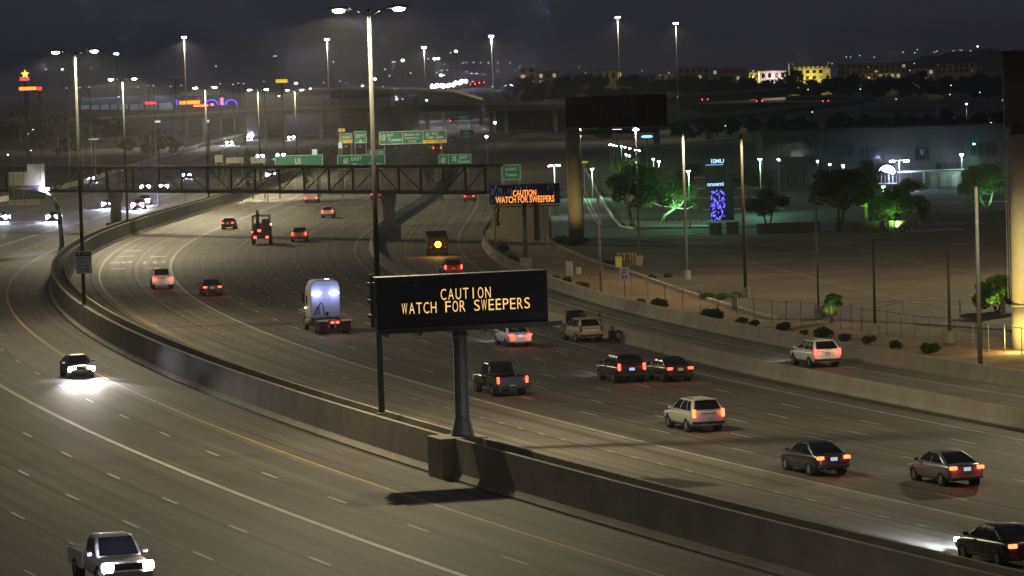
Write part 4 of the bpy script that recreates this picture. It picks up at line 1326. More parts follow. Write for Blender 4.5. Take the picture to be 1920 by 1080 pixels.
guide('guide_sign', 'dim green sign behind the upper left corner of the far message sign', 940, 309, 977, 337, 520, [('10 EAST', 0, .2, .2, .6), ('Tucson', 0, -.15, .2, .6)])
for x0, y0, x1, y1, lb in ((403, 291, 418, 304, 'pinkish back of a small sign left of the dark blots'), (424, 296, 456, 305, 'grey back of a wide sign over the footbridge, left of the dark blot'), (470, 295, 497, 305, 'grey back of a sign over the footbridge, right of the dark shape')):
    guide('guide_sign', lb, x0, y0, x1, y1, 640, [], face=mat('sign_back_grey', (.26, .23, .2), .6), group=None)
guide('guide_sign', 'bright blank square panel just above the footbridge', 585, 280, 595, 291, 640, [], face=glow('lit_square', (.7, .9, .85), .75), legs=True, group=None)
guide('guide_sign', 'white blank square panel on a post under the small green signs', 634, 267, 642, 278, 640, [], face=glow('lit_square2', (.75, .8, .85), .8), legs=True, group=None)
# ---------------- SPEED LIMIT 55
b = P(1172, 562, 0)
k = b.y / FPX
t = thing('speed_limit_sign', 'white speed limit 55 sign on a thin post by the wall', 'sign', (b.x, b.y, -.1))
zc = 48 * k + .1
MB().box(0, 0, zc, 17.5 * k, .03, 24.5 * k).build('panel', mat('speed_sign_white', (.50, .50, .58), .5), t, bevel=.01)
for s_, z, hh, ww in (('SPEED', 8, 3.6, 12), ('LIMIT', 3.2, 3.6, 11), ('55', -5, 7.5, 12.5)):
    inst('lettering', text_mesh(s_, hh * k, ww * k, M_SIGNB, bold=.03), t, (0, -.018, zc + z * k), UP)
MB().box(0, .04, zc / 2, .07, .04, zc).build('post', mat('rusty_post', (.12, .06, .03), .8), t)
# ================================================================== right-hand side: verge, fence, lot, campus
def leafm(name, col, rough=.7):
    m = mat(name, col, rough, var=.45, scale=3.0, spec=.2)
    t = m.node_tree
    b = t.nodes['Principled BSDF']
    tr = t.nodes.new('ShaderNodeBsdfTranslucent')       # light passes through thin leaves
    tr.inputs[0].default_value = (col[0] * 1.6, col[1] * 1.7, col[2] * 1.2, 1)
    mx = t.nodes.new('ShaderNodeMixShader')
    mx.inputs[0].default_value = .42
    t.links.new(b.outputs[0], mx.inputs[1]); t.links.new(tr.outputs[0], mx.inputs[2])
    t.links.new(mx.outputs[0], t.nodes['Material Output'].inputs[0])
    return m
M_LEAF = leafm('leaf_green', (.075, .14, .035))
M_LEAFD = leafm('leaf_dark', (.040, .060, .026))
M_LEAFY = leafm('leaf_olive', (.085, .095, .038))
M_BARK = mat('bark', (.16, .13, .09), .9, var=.3, scale=4)
M_BARKP = mat('pale_bark', (.34, .33, .24), .9, var=.3, scale=4)

def leaves(n, blobs, size, rng, mat_, name='crown'):
    """leaf-sized faces scattered through several clumps"""
    v, f = [], []
    tot = sum(b[3] ** 2 for b in blobs)
    for (cx, cy, cz, r, fz) in blobs:
        k = max(8, int(n * r * r / tot))
        for _ in range(k):
            while True:
                a, b, c = rng.uniform(-1, 1), rng.uniform(-1, 1), rng.uniform(-1, 1)
                q = a * a + b * b + c * c
                if .12 < q < 1 and rng.random() < .25 + .75 * q:
                    break
            p = Vector((cx + a * r, cy + b * r, cz + c * r * fz))
            s_ = size * rng.uniform(.6, 1.4)
            d1 = Vector((rng.uniform(-1, 1), rng.uniform(-1, 1), rng.uniform(-.7, .7))).normalized() * s_
            d2 = d1.cross(Vector((rng.uniform(-1, 1), rng.uniform(-1, 1), rng.uniform(-1, 1)))).normalized() * s_ * .5
            i = len(v)
            v += [tuple(p - d1), tuple(p + d2), tuple(p + d1), tuple(p - d2)]
            f.append((i, i + 1, i + 2, i + 3))
    me = bpy.data.meshes.new(name)
    me.from_pydata(v, [], f)
    me.materials.append(mat_)
    return me

def tree(label, base, h, r, mat_, seed, lean=0.0, bark=None, n=1500, trunk_h=.42, leaf=.16, group='trees around the lot', multi=2, name='desert_tree', flat=.75):
    rg = random.Random(seed)
    t = thing(name, label, 'tree', base, 0, group)
    blobs = []
    for i in range(17):
        a = rg.uniform(0, 2 * math.pi)
        d = r * rg.uniform(.15, .95)
        blobs.append((math.cos(a) * d + lean * r, math.sin(a) * d, h * rg.uniform(trunk_h + .02, .93 - .25 * d / r), r * rg.uniform(.16, .40), flat))
    blobs.append((lean * r, 0, h * .72, r * .5, flat))
    tr = MB()
    for k in range(multi):
        a = rg.uniform(0, 6.28)
        top = Vector((lean * r + math.cos(a) * r * .25, math.sin(a) * r * .25, h * trunk_h))
        mid = Vector((math.cos(a) * r * .16, math.sin(a) * r * .16, h * trunk_h * .5))
        tr.path([(0, 0, -.1), mid, top], [h * .03, h * .024, h * .018], 7)
        for b in rg.sample(blobs, 4):
            m_ = (top + Vector(b[:3])) / 2 + Vector((0, 0, -.1 * h * rg.random()))
            tr.path([top, m_, Vector(b[:3])], [h * .016, h * .010, h * .004], 5)
    tr.build('trunk', bark or M_BARK, t)
    inst('crown', leaves(int(n * 2.8), blobs, leaf, rg, mat_), t)
    return t

def shrub(label, base, r, mat_, seed, group='shrubs along the wall', squash=.8, n=650):
    rg = random.Random(seed)
    t = thing('shrub', label, 'shrub', base, 0, group)
    blobs = [(rg.uniform(-.5, .5) * r, rg.uniform(-.4, .4) * r, r * squash * rg.uniform(.45, .8), r * rg.uniform(.4, .6), squash) for _ in range(6)]
    inst('foliage', leaves(n, blobs, r * .17, rg, mat_, 'foliage'), t)
    st = MB()
    for b in blobs:
        st.tube((0, 0, -.1), b[:3], .025, .012, 5)
    st.build('stems', M_BARK, t)
    return t
SH = [(1088, 541, 15, 'dark round shrub behind the wall right of the message sign corner'), (1040, 524, 9, 'small shrub peeking out at the upper right corner of the message sign'), (1060, 530, 12, 'low brownish shrub between two shrubs near the message sign corner'),
      (1198, 571, 13, 'shrub just right of the speed limit sign'), (1236, 577, 18, 'wide low shrub, second right of the speed limit sign'), (1337, 601, 24, 'broad pale shrub mound in the middle of the verge'),
      (1391, 605, 13, 'left one of two close round shrubs in the middle of the verge'), (1413, 609, 11, 'right one of two close round shrubs, darkest and roundest'), (1469, 617, 15, 'spiky round shrub, next after the close pair'),
      (1507, 626, 10, 'smallest shrub of the row, left of the wide one'), (1545, 632, 21, 'wide flat-topped shrub right of the smallest one'), (1585, 637, 14, 'shrub right of the wide flat-topped one'),
      (1630, 642, 15, 'shrub standing below the left dark lot lamp post'), (1681, 651, 14, 'second last shrub of the row on the right'), (1746, 660, 19, 'last and rightmost shrub of the row'),
      (1222, 522, 9, 'small shrub at the lot kerb left of the lamp footing'), (1253, 519, 9, 'small shrub by the lot kerb next to the lamp footing'), (1137, 494, 8, 'tiny bush left of the yellow bin'), (1150, 494, 8, 'tiny bush touching the yellow bin'),
      (945, 470, 13, 'upper bush of the group behind the curved wall'), (935, 483, 10, 'left bush of the group behind the curved wall'), (963, 488, 13, 'lower right bush of the group behind the curved wall')]
for i, (x, y, r_, lb) in enumerate(SH):
    p = P(x, y)
    k = p.y / FPX
    shrub(lb, (p.x, p.y, -.1), r_ * k * 1.05, M_LEAFD if i % 3 else M_LEAFY, 50 + i)
p = P(1070, 457)
for i, (x, y, lb) in enumerate(((1052, 456, 'left part of the green hedge at the billboard column foot'), (1072, 459, 'middle clump of the green hedge at the billboard column foot'), (1091, 456, 'right clump of the green hedge at the billboard column foot'))):
    p = P(x, y)
    shrub(lb, (p.x, p.y, -.1), .95, M_LEAF, 80 + i, group='hedge under the billboard', squash=.7)
for i, (x, y, lb) in enumerate(((1325, 559, 'left half of the low hedge before the lot lamp footing'), (1352, 560, 'middle of the low hedge before the lot lamp footing'), (1378, 558, 'right end of the low hedge touching the lot lamp footing'))):
    p = P(x, y)
    shrub(lb, (p.x, p.y, -.1), .75, M_LEAF, 90 + i, group='hedge before the lamp footing', squash=.6)

# ---------------- chain-link fence
FP = [(1012, 452), (1022, 466), (1035, 478), (1055, 493), (1080, 508), (1105, 522), (1130, 534), (1157, 545), (1185, 555), (1215, 563), (1247, 571), (1280, 578), (1313, 584), (1347, 590), (1381, 595), (1414, 600), (1448, 604), (1475, 606), (1502, 608), (1530, 610), (1557, 612), (1576, 615), (1597, 618), (1616, 620), (1640, 624), (1664, 627), (1689, 631), (1715, 635), (1742, 639), (1769, 643), (1797, 647), (1825, 651), (1854, 655), (1884, 658), (1916, 662), (1950, 667)]
t = thing('chain_link_fence', 'long grey chain-link fence along the edge of the dirt verge', 'fence')
pts = [P(*p) for p in FP]
for i, p in enumerate(pts):
    MB().tube((p.x, p.y, -.1), (p.x, p.y, 1.7), .035, .035, 6).build('post', M_GALV, t)
    if i:
        a, b = pts[i - 1], p
        d = (b - a)
        MB().tube((a.x, a.y, 1.62), (b.x, b.y, 1.62), .022, .022, 5).build('rail', M_GALV, t)
        MB().quad((a.x, a.y, -.05), (b.x, b.y, -.05), (b.x, b.y, 1.6), (a.x, a.y, 1.6)).build('mesh_panel', M_LINK, t)
# ---------------- tubular gate
gp = [P(1595, 594), P(1640, 590), P(1694, 586), P(1752, 586), P(1800, 588)]
t = thing('tube_gate', 'pale low tubular steel double gate across the lot entrance', 'gate')
M_GATE = mat('gate_white', (.5, .48, .4), .6)
for i in (0, 2, 4):
    p = gp[i]
    MB().tube((p.x, p.y, -.06), (p.x, p.y, 1.1 if i != 2 else .75), .05, .05, 8).build('post', M_GATE, t)
for a, b in ((gp[0], gp[2]), (gp[2], gp[4])):
    MB().tube((a.x, a.y, .95), (b.x, b.y, .95), .04, .04, 6).build('top_bar', M_GATE, t)
    e, f_ = (a, b) if a is gp[0] else (b, a)
    MB().tube((e.x, e.y, .25), (f_.x, f_.y, .85), .035, .035, 6).build('brace', M_GATE, t)
    m_ = (a + b) / 2
    MB().tube((m_.x, m_.y, .5), (m_.x, m_.y, .95), .03, .03, 6).build('strut', M_GATE, t)
# ---------------- utility things near the fence
def cabinet(name, label, cat, px, w_, d_, h_, m_, extra=None):
    p = P(*px)
    t = thing(name, label, cat, (p.x, p.y, -.08), R(-12))
    MB().box(0, 0, h_ / 2, w_, d_, h_).build('cabinet_body', m_, t, bevel=.03)
    MB().box(0, -d_ / 2 - .012, h_ * .52, w_ * .8, .02, h_ * .8).build('door', m_, t)
    MB().box(0, 0, h_ + .04, w_ * 1.12, d_ * 1.12, .08).build('lid', m_, t, bevel=.02)
    MB().box(w_ * .3, -d_ / 2 - .03, h_ * .5, .04, .03, .14).build('handle', M_GALV, t)
    return t
M_UTIL = mat('utility_grey', (.28, .28, .23), .6, var=.1, scale=3)
cabinet('utility_cabinet', 'tall grey-green utility cabinet with a wide lid on the verge', 'cabinet', (1068, 516), .62, .5, 1.35, M_UTIL)
cabinet('meter_box', 'small pale meter box right of the tall utility cabinet', 'cabinet', (1085, 512), .45, .35, .55, M_CONC2)
cabinet('utility_cabinet', 'pale green utility cabinet standing before the fence under the second lot lamp', 'cabinet', (1378, 578), .45, .4, 1.05, mat('pale_green_box', (.24, .28, .19), .6))
cabinet('ticket_machine', 'grey ticket machine under the bright green tree at the right', 'machine', (1881, 589), .38, .3, 1.1, M_UTIL)
t = thing('yellow_bin', 'yellow plastic bin beside the yellow guard rails', 'bin', (P(1160, 502).x, P(1160, 502).y, -.06))
MB().box(0, 0, .55, .6, .5, 1.1, 0, 1.15, 1.15).build('tub', mat('bin_yellow', (.52, .46, .06), .6), t, bevel=.04)
MB().box(0, 0, 1.13, .76, .66, .07).build('lid', mat('bin_yellow', (.52, .46, .06), .6), t, bevel=.02)
t = thing('guard_rail', 'yellow tubular guard rails protecting equipment at the lot edge', 'railing', (P(1182, 496).x, P(1182, 496).y, -.06))
M_GY = mat('guard_yellow', (.50, .40, .05), .6)
for x in (-1.2, -.6, 0.0, .28, .55):
    MB().tube((x, 0, 0), (x, 0, 1.25), .05, .05, 8).build('post', M_GY, t)
for z in (.6, 1.15):
    MB().tube((-1.2, 0, z), (-.0, 0, z), .04, .04, 6).build('rail', M_GY, t)
p = P(1199, 497)
t = thing('planter', 'tapered pinkish planter beside the yellow guard rails', 'planter', (p.x, p.y, -.06))
MB().box(0, 0, .5, .55, .5, 1.0, 0, 1.5, 1.5).build('bowl', mat('planter_clay', (.34, .25, .16), .8), t, bevel=.03)
p = P(1183, 427)
t = thing('fire_hydrant', 'small dark fire hydrant on the pavement corner below the big tree', 'hydrant', (p.x, p.y, -.05))
MB().tube((0, 0, 0), (0, 0, .62), .13, .12, 10).build('barrel', M_SIGNB, t)
MB().tube((0, 0, .62), (0, 0, .8), .14, .05, 10).build('bonnet', M_SIGNB, t)
MB().tube((-.24, 0, .45), (.24, 0, .45), .07, .07, 8).build('nozzle', M_SIGNB, t)
# ---------------- lot lamp posts
def lot_pole(label, base_px, top_px, dark=False, head='none', fat=.11, foot=True, lit=None, group='lot lamp posts', lp=0, lc=(1, .85, .6)):
    b = P(*base_px)
    Y = b.y
    top = D(*top_px, Y)
    t = thing('lamp_post', label, 'lamp post', (b.x, b.y, -.06), 0, group)
    m_ = mat('lamp_post_brown', (.050, .040, .030), .6) if dark else M_GALV
    h_ = top.z + .06
    MB().tube((0, 0, .8 if foot else 0), (0, 0, h_), fat, fat * .7, 10).build('pole', m_, t, smooth=True)
    if foot:
        MB().tube((0, 0, 0), (0, 0, .8), .38, .36, 16).build('footing', M_CONC, t)
    if head == 'arm':
        MB().box(.55, 0, h_, 1.1, .08, .08).build('arm', m_, t)
        hd_ = MB().box(1.1, 0, h_ + .02, .6, .35, .14).build('lamp_head', m_, t, bevel=.03)
    elif head == 'top':
        hd_ = MB().tube((0, 0, h_), (0, 0, h_ + .3), .18, .26, 12).build('lamp_head', m_, t)
        MB().tube((0, 0, h_ - .02), (0, 0, h_ + .08), .27, .27, 12).build('lens', lit or G_WHITE, hd_)
    elif head == 'flood':
        for sg in (-1, 1):
            hd_ = MB().box(sg * .55, 0, h_, .55, .35, .16).build('lamp_head', m_, t, bevel=.03)
            MB().box(sg * .55, -.05, h_ - .13, .5, .34, .08).build('lens', lit or G_COOL, hd_)
        MB().box(0, 0, h_, .8, .08, .08).build('cross_arm', m_, t)
    if lp:
        lamp('lamp_light', (0, -1.3, h_ - .2), lp, lc, 'SPOT', angle=160, blend=.6, size=.2, parent=t, rot=(0, 0, 0))
    return t
lot_pole('tall pale lamp post left of the green-lit tree, on a round footing by the kerb', (1288, 522), (1281, 245), fat=.15, lp=2600, lc=(1.0, .84, .55))  # post has no lit head; its light is added over the lot
lot_pole('tall lamp post in the lot right of the office sign tower', (1398, 556), (1390, 252), dark=True, fat=.15, lp=2600, lc=(1.0, .84, .55))  # no lit head here either; light added for lot and walls
lot_pole('lamp post in the lot behind the yellow guard rails, lit star at its top', (1199, 490), (1195, 244), head='top', fat=.10, foot=False)
lot_pole('lamp post by the side street with a bright lamp under the billboard', (1094, 446), (1089, 236), head='top', fat=.10, foot=False)
lot_pole('unlit post with a pale upper half in the lot behind the small green tree', (1535, 596), (1532, 392), fat=.10)
lot_pole('left one of two dark lot posts with a short arm, below the fence', (1641, 626), (1638, 449), dark=True, head='arm', fat=.11)
lot_pole('right one of two dark lot posts with a short arm, below the fence', (1781, 641), (1780, 458), dark=True, head='arm', fat=.11)
lot_pole('tall bare steel pole at the right beside the wall', (1838, 690), (1833, 350), fat=.16, foot=False)
lot_pole('perforated square sign-like mast left of the speed limit sign', (1127, 566), (1122, 320), fat=.11, foot=False)
lot_pole('thin post on the verge beneath the far message sign', (930, 474), (926, 372), fat=.07, foot=False)
lot_pole('twin-lamp campus light behind the far message sign', (1042, 405), (1038, 309), head='flood', foot=False, fat=.09, lit=G_COOL, lp=1800, lc=(.6, 1.0, .85))
# ---------------- billboards
def billboard():
    b = P(1081, 447); Y = b.y
    t = thing('billboard', 'unlit dark billboard on one thick cream column, seen from behind', 'billboard', (b.x, b.y, -.1))
    def L(x, y, dy=0):
        q = D(x, y, Y); return q.x - b.x, dy, q.z + .1
    x0, _, z1 = L(1060, 182); x1, _, z0 = L(1251, 236)
    MB().tube((0, 0, 0), (L(1072, 200)[0], 0, z0 + .2), .88, .82, 20).build('column', mat('column_cream', (.42, .36, .20), .7, var=.12, scale=.8), t, smooth=True)
    MB().box(-.6, -6.7, .3, .5, .35, .4).build('floodlight', M_LAMPHEAD, t, bevel=.04)  # fixture added in front of the column
    lamp('column_light', (-.6, -6.5, .7), 700, (1.0, .82, .42), 'SPOT', angle=100, blend=.8, size=.2, parent=t, aim=(.1, .75, 1.0))  # added light that brightens the cream column
    MB().box((x0 + x1) / 2, 0, (z0 + z1) / 2, x1 - x0, 1.0, z1 - z0).build('panel', mat('billboard_back', (.012, .012, .016), .7), t, bevel=.04)
    MB().box((x0 + x1) / 2, -.9, z0 - .15, x1 - x0, .9, .1).build('catwalk', M_DARKSTEEL, t)
    MB().box((x0 + x1) / 2 - .3, 0, z0 - .5, x1 - x0 - 1.5, .5, .5).build('support_beam', M_DARKSTEEL, t)
    for i in range(7):
        MB().box(x0 + .5 + i * (x1 - x0 - 1) / 6, -.55, (z0 + z1) / 2, .1, .1, z1 - z0).build('rib', mat('billboard_rib', (.03, .03, .033), .7), t)
billboard()
def billboard2():
    b = P(1922, 652); Y = b.y
    t = thing('billboard', 'thick pale billboard column at the right picture edge, glowing yellow at its foot', 'billboard', (b.x, b.y, -.1))
    cc = mat('column_pale', (.50, .44, .27), .7, var=.12, scale=.8)
    MB().tube((0, 0, 0), (0, 0, 2.9), .86, .86, 24).build('column_foot', cc, t, smooth=True)
    MB().tube((0, 0, 2.9), (0, 0, 14.2), .80, .78, 24).build('column', cc, t, smooth=True)
    MB().tube((0, 0, 2.86), (0, 0, 2.98), .90, .90, 24).build('collar', cc, t, smooth=True)
    MB().box(1.5, 0, 14.4, 4.6, .6, .6).build('support_beam', M_DARKSTEEL, t)
    MB().box(5.5, .2, 17.2, 13.0, .9, 5.0).build('panel', mat('billboard_back', (.012, .012, .016), .7), t)
    for dx in (-1.05, -.9):
        MB().tube((dx, -.1, 3.4), (dx, -.1, 18.6), .03, .03, 6).build('ladder_rail', M_GALV, t)
    MB().box(.4, -2.6, .25, .5, .35, .4).build('floodlight', M_LAMPHEAD, t, bevel=.04)
    MB().box(.4, -2.42, .4, .4, .06, .25).build('floodlight_lens', glow('flood_yellow', (1.0, .8, .3), 12), t)
    MB().box(-.8, -8.2, .25, .5, .35, .4).build('floodlight', M_LAMPHEAD, t, bevel=.04)  # added fixture and uplight, to brighten the upper column
    lamp('added_column_uplight', (-.8, -8.0, .6), 2200, (1.0, .82, .5), 'SPOT', angle=80, blend=.8, size=.2, parent=t, aim=(.08, .75, 1.0))
    lamp('column_light', (-.9, -2.6, 1.0), 620, (1.0, .74, .22), 'POINT', size=.2, parent=t)
billboard2()
# ---------------- office sign tower
def tower():
    b = P(1347, 418); Y = b.y; k = Y / FPX
    t = thing('sign_tower', 'grey office sign tower with lit lettering over a blue light pattern panel', 'sign', (b.x, b.y, -.06))
    def L(x, y):
        q = D(x, y, Y); return q.x - b.x, q.z + .06
    x0, zt = L(1322, 294); x1, _ = L(1373, 294); xm, zm = L(1360, 354)
    tg = mat('tower_grey', (.036, .026, .034), .8, var=.1, scale=1, spec=.1)
    MB().box((xm + x1) / 2, .2, zt / 2, x1 - xm, 1.2, zt).build('side_pylon', tg, t, bevel=.02)
    MB().box((x0 + xm) / 2 - .005, .2, (zt + zm) / 2, xm - x0 - .01, 1.0, zt - zm).build('sign_box', mat('tower_dark', (.022, .018, .022), .8, spec=.1), t, bevel=.02)
    xl, _ = L(1332, 400)
    z0 = L(1332, 417)[1]
    MB().box((xl + xm) / 2, .25, (zm + z0) / 2, xm - xl - .02, .8, zm - z0 - .02).build('pattern_panel', mat('panel_navy', (.006, .005, .03), .4), t)
    rg = random.Random(11)
    pat = MB()
    for i in range(92):
        x = rg.uniform(xl + .08, xm - .1); z = rg.uniform(z0 + .25, zm - .08)
        if rg.random() < .7:
            pat.box(x, -.17, z, rg.uniform(.04, .10), .02, rg.uniform(.1, .34))
        else:
            pat.tube((x, -.16, z), (x, -.18, z), .07, .07, 8)
    stuff(pat.build('blue_lights', glow('tower_blue', (.14, .11, 1.0), 3.2), t))
    lt = glow('tower_letter', (.42, .66, 1.0), 1.6)
    inst('lit_lettering', text_mesh('onsemi', 7.5 * k, 31 * k, lt, bold=.02), t, (L(1341, 345)[0], -.33, L(1341, 345)[1]), UP)
    inst('lit_lettering', text_mesh('ISMU', 8 * k, 24 * k, lt, bold=.02), t, (L(1345, 302)[0], -.33, L(1345, 302)[1]), UP)
    MB().box(L(1339, 309)[0], -.33, L(1339, 309)[1], 33 * k, .02, 1.6 * k).build('lit_strip', glow('tower_strip', (.42, .66, 1.0), .7), t)
    for i in range(4):
        z = L(1340, 322 + i * 5)[1]
        MB().box((x0 + xm) / 2, -.31, z, (xm - x0) * .85, .02, .06).build('blank_strip', tg, t)
    MB().box(.1, .2, .1, 4.0, 2.4, .5).build('plinth', M_CONC, t, bevel=.04)
    lamp('pattern_light', ((xl + xm) / 2, -1.2, (zm + z0) / 2), 45, (.2, .15, 1.0), parent=t)
tower()
# ---------------- low walls along the side street
def wall_run(label, pix, h_, w_, m_, name='garden_wall', group=None):
    t = thing(name, label, 'wall', (0, 0, 0), 0, group)
    pts = [P(*p) for p in pix]
    for a, b in zip(pts, pts[1:]):
        d = (b - a).normalized()
        m0 = (a + b) / 2
        MB().box(m0.x, m0.y, h_ / 2 - .08, (b - a).length, w_, h_, math.atan2(d.y, d.x)).build('wall_section', m_, t, bevel=.02)
        MB().box(m0.x, m0.y, h_ - .05, (b - a).length, w_ * 1.3, .1, math.atan2(d.y, d.x)).build('coping', m_, t)
    return t
M_WALLT = mat('wall_tan', (.30, .26, .16), .85, var=.15, scale=.6)
M_WALLG = mat('wall_grey', (.22, .24, .21), .85, var=.15, scale=.6)
wall_run('small grey wall block left of the sign tower foot', ((1333, 438), (1351, 438)), 1.25, .5, M_WALLG)
wall_run('small grey wall block right of the sign tower foot', ((1364, 437), (1383, 437)), 1.3, .5, M_WALLG)
wall_run('tan wall before the bush at the side street, right of the sign tower', ((1418, 436), (1480, 434), (1538, 432)), 1.05, .4, M_WALLT)
wall_run('tan wall behind the leaning tree trunks', ((1580, 434), (1620, 433), (1662, 432)), 1.1, .4, M_WALLT)
wall_run('long grey wall in front of the campus parking at the right', ((1725, 420), (1800, 417), (1895, 412), (1960, 410)), 1.15, .4, M_WALLG)
wall_run('white wall section beside the parked trailer', ((1668, 433), (1686, 433)), 1.2, .3, mat('wall_white', (.5, .5, .46), .8))
# abutment with relief under the footbridge end
def abutment():
    a, b = P(924, 444), P(1002, 450)
    t = thing('abutment_wall', 'olive-brown footbridge abutment wall with a dark lizard-like relief', 'wall', (a.x, a.y, -.1))
    d = b - a; w_ = d.length
    rz = math.atan2(d.y, d.x)
    t.rotation_euler = (0, 0, rz)
    MB().box(w_ / 2, .4, 2.2, w_, .8, 4.4).build('wall_section', mat('abutment_brown', (.20, .165, .09), .9, var=.15, scale=.8), t)
    rel = mat('relief_dark', (.035, .028, .02), .9)
    for pts_ in ([(1.7, 1.5), (1.9, 1.8), (1.75, 2.2), (2.05, 2.6), (1.9, 3.0), (2.15, 3.5), (2.05, 4.0)], [(1.5, 1.9), (1.9, 2.0), (2.3, 1.7)], [(1.5, 2.9), (2.0, 3.1), (2.5, 3.4)], [(1.7, 3.7), (2.1, 3.6), (2.4, 3.9)]):
        MB().path([(x, -.03, z) for x, z in pts_], .14, 6).build('relief', rel, t)
    for i in range(9):
        MB().box(w_ + .35 + i * .42, .5, 2.0, .2, .3, 4.0).build('fin', mat('fin_grey', (.24, .23, .19), .8), t)
abutment()
# ================================================================== trees, office building, campus lights
def T(label, x, y, hpx, rpx, m_, seed, **kw):
    p = P(x, y)
    k = p.y / FPX
    return tree(label, (p.x, p.y, -.08), hpx * k, rpx * k, m_, seed, **kw)
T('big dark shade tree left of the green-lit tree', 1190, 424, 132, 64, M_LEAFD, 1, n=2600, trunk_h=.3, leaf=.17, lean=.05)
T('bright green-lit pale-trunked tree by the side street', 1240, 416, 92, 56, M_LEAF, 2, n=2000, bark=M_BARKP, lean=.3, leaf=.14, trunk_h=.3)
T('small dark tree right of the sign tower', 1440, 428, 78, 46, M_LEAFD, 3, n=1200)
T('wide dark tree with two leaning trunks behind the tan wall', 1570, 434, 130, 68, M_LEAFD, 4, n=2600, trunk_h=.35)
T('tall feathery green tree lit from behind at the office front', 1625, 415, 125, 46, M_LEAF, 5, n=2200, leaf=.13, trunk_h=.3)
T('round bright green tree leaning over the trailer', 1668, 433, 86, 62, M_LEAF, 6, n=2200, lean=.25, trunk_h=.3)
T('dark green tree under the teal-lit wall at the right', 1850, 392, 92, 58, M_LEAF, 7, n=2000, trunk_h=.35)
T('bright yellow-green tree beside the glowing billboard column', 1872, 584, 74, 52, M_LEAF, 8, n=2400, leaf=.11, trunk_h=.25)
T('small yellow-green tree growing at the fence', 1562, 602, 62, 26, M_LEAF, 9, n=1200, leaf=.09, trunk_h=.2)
T('dark leafy tree left behind the sign tower', 1300, 360, 60, 34, M_LEAFD, 10, n=1000)
T('green tree clump under the row of slim blue lights', 1180, 345, 50, 44, M_LEAF, 12, n=1500)
T('tree between the sign tower and the wide dark tree', 1405, 375, 70, 40, M_LEAFD, 13, n=1200)
T('dark palm-like tree at the office corner', 1500, 345, 110, 34, M_LEAFD, 14, n=1200, trunk_h=.6, flat=.6)
T('short tree left of the teal-lit wall', 1770, 345, 50, 36, M_LEAFD, 15, n=900)
T('sparse tree before the arched entrance', 1705, 375, 40, 30, M_LEAF, 16, n=800)

def office():
    Yp = P(1690, 352)
    Y = Yp.y
    t = thing('office_building', 'long dark two-storey office building with a lit arched entrance', 'building', (Yp.x, Y, 0))
    def L(x, y):
        q = D(x, y, Y); return q.x - Yp.x, q.z
    m_ = mat('office_wall', (.036, .036, .034), .85, var=.12, scale=.2)
    x0, zt = L(1430, 252); x1, _ = L(1960, 243)
    MB().box((x0 + x1) / 2, 8, zt / 2, x1 - x0, 16, zt).build('wall', m_, t)
    MB().box((x0 + x1) / 2, 8, zt + .2, x1 - x0 + .5, 16.5, .5).build('parapet', m_, t)
    wn = mat('office_glass_dark', (.012, .014, .017), .15)
    for px0, px1, py0, py1 in ((1440, 1465, 318, 350), (1475, 1495, 318, 350), (1505, 1530, 318, 350), (1440, 1520, 268, 292), (1540, 1600, 268, 292), (1612, 1650, 277, 297), (1716, 1742, 276, 300), (1755, 1800, 305, 322), (1820, 1870, 268, 290), (1880, 1930, 268, 290)):
        a, z1 = L(px0, py0); b, z0 = L(px1, py1)
        w = MB().box((a + b) / 2, -.03, (z0 + z1) / 2, b - a, .1, z1 - z0).build('window', wn, t)
        for i in range(1, 4):
            MB().box(a + (b - a) * i / 4, -.1, (z0 + z1) / 2, .08, .04, z1 - z0).build('mullion', M_DARKSTEEL, w)
    # arched entrance
    a, zb = L(1645, 345); b, za = L(1680, 308)
    n = 12
    arch = [((a + b) / 2 + math.cos(math.pi * i / n) * (b - a) / 2, zb + 1.2 + math.sin(math.pi * i / n) * (za - zb - 1.2)) for i in range(n + 1)] + [(a, zb), (b, zb)]
    MB().prism(arch, 'y', -.5, -.1).build('arched_entrance', mat('entrance_white', (.6, .6, .58), .6), t)
    for i in range(5):
        MB().box(a + (b - a) * (i + .5) / 5, -.54, zb + 1.0, (b - a) / 6, .05, 1.7).build('entrance_door', wn, t)
    # low pale annex with doors
    a, z1 = L(1730, 322); b, z0 = L(1800, 348)
    MB().box((a + b) / 2, -1.5, z1 / 2, b - a, 3, z1).build('annex', mat('annex_pale', (.32, .32, .29), .8), t)
    for i in range(3):
        MB().box(a + (b - a) * (.2 + .3 * i), -3.03, z0 + .9, .9, .06, 1.9).build('annex_door', mat('door_pale', (.45, .46, .42), .7), t)
    # canopy roof over the parking
    a, z1 = L(1700, 352); b, z0 = L(1800, 351)
    MB().box((a + b) / 2, -7, 2.7, b - a + 4, 5, .2).build('canopy', mat('canopy_pale', (.30, .33, .31), .7), t)
    for x in (a, (a + b) / 2, b):
        MB().tube((x, -7, -.1), (x, -7, 2.6), .08, .08, 6).build('canopy_post', M_GALV, t)
    tl = L(1826, 282)
    MB().box(tl[0], -.2, tl[1] + 1.0, .4, .25, .25).build('wall_lamp', glow('teal_lamp', (.2, 1.0, .8), 6), t)
    lamp('teal_wash', (tl[0], -.9, tl[1] + .9), 700, (.12, 1.0, .75), 'SPOT', angle=50, blend=.9, parent=t, aim=(0, .25, -1))
    tb = L(1728, 285)
    MB().box(tb[0], -.13, tb[1], .6, .06, .9).build('lit_pane', glow('pane_blue', (.3, .55, .9), .12), t)
    e = L(1672, 322)
    MB().tube((e[0], -1.6, e[1]), (e[0], -1.8, e[1]), .3, .3, 12).build('entrance_lamp', G_COOL, t)
    lamp('entrance_light', (e[0], -2.6, e[1]), 260, (.8, .95, 1.0), parent=t)
office()

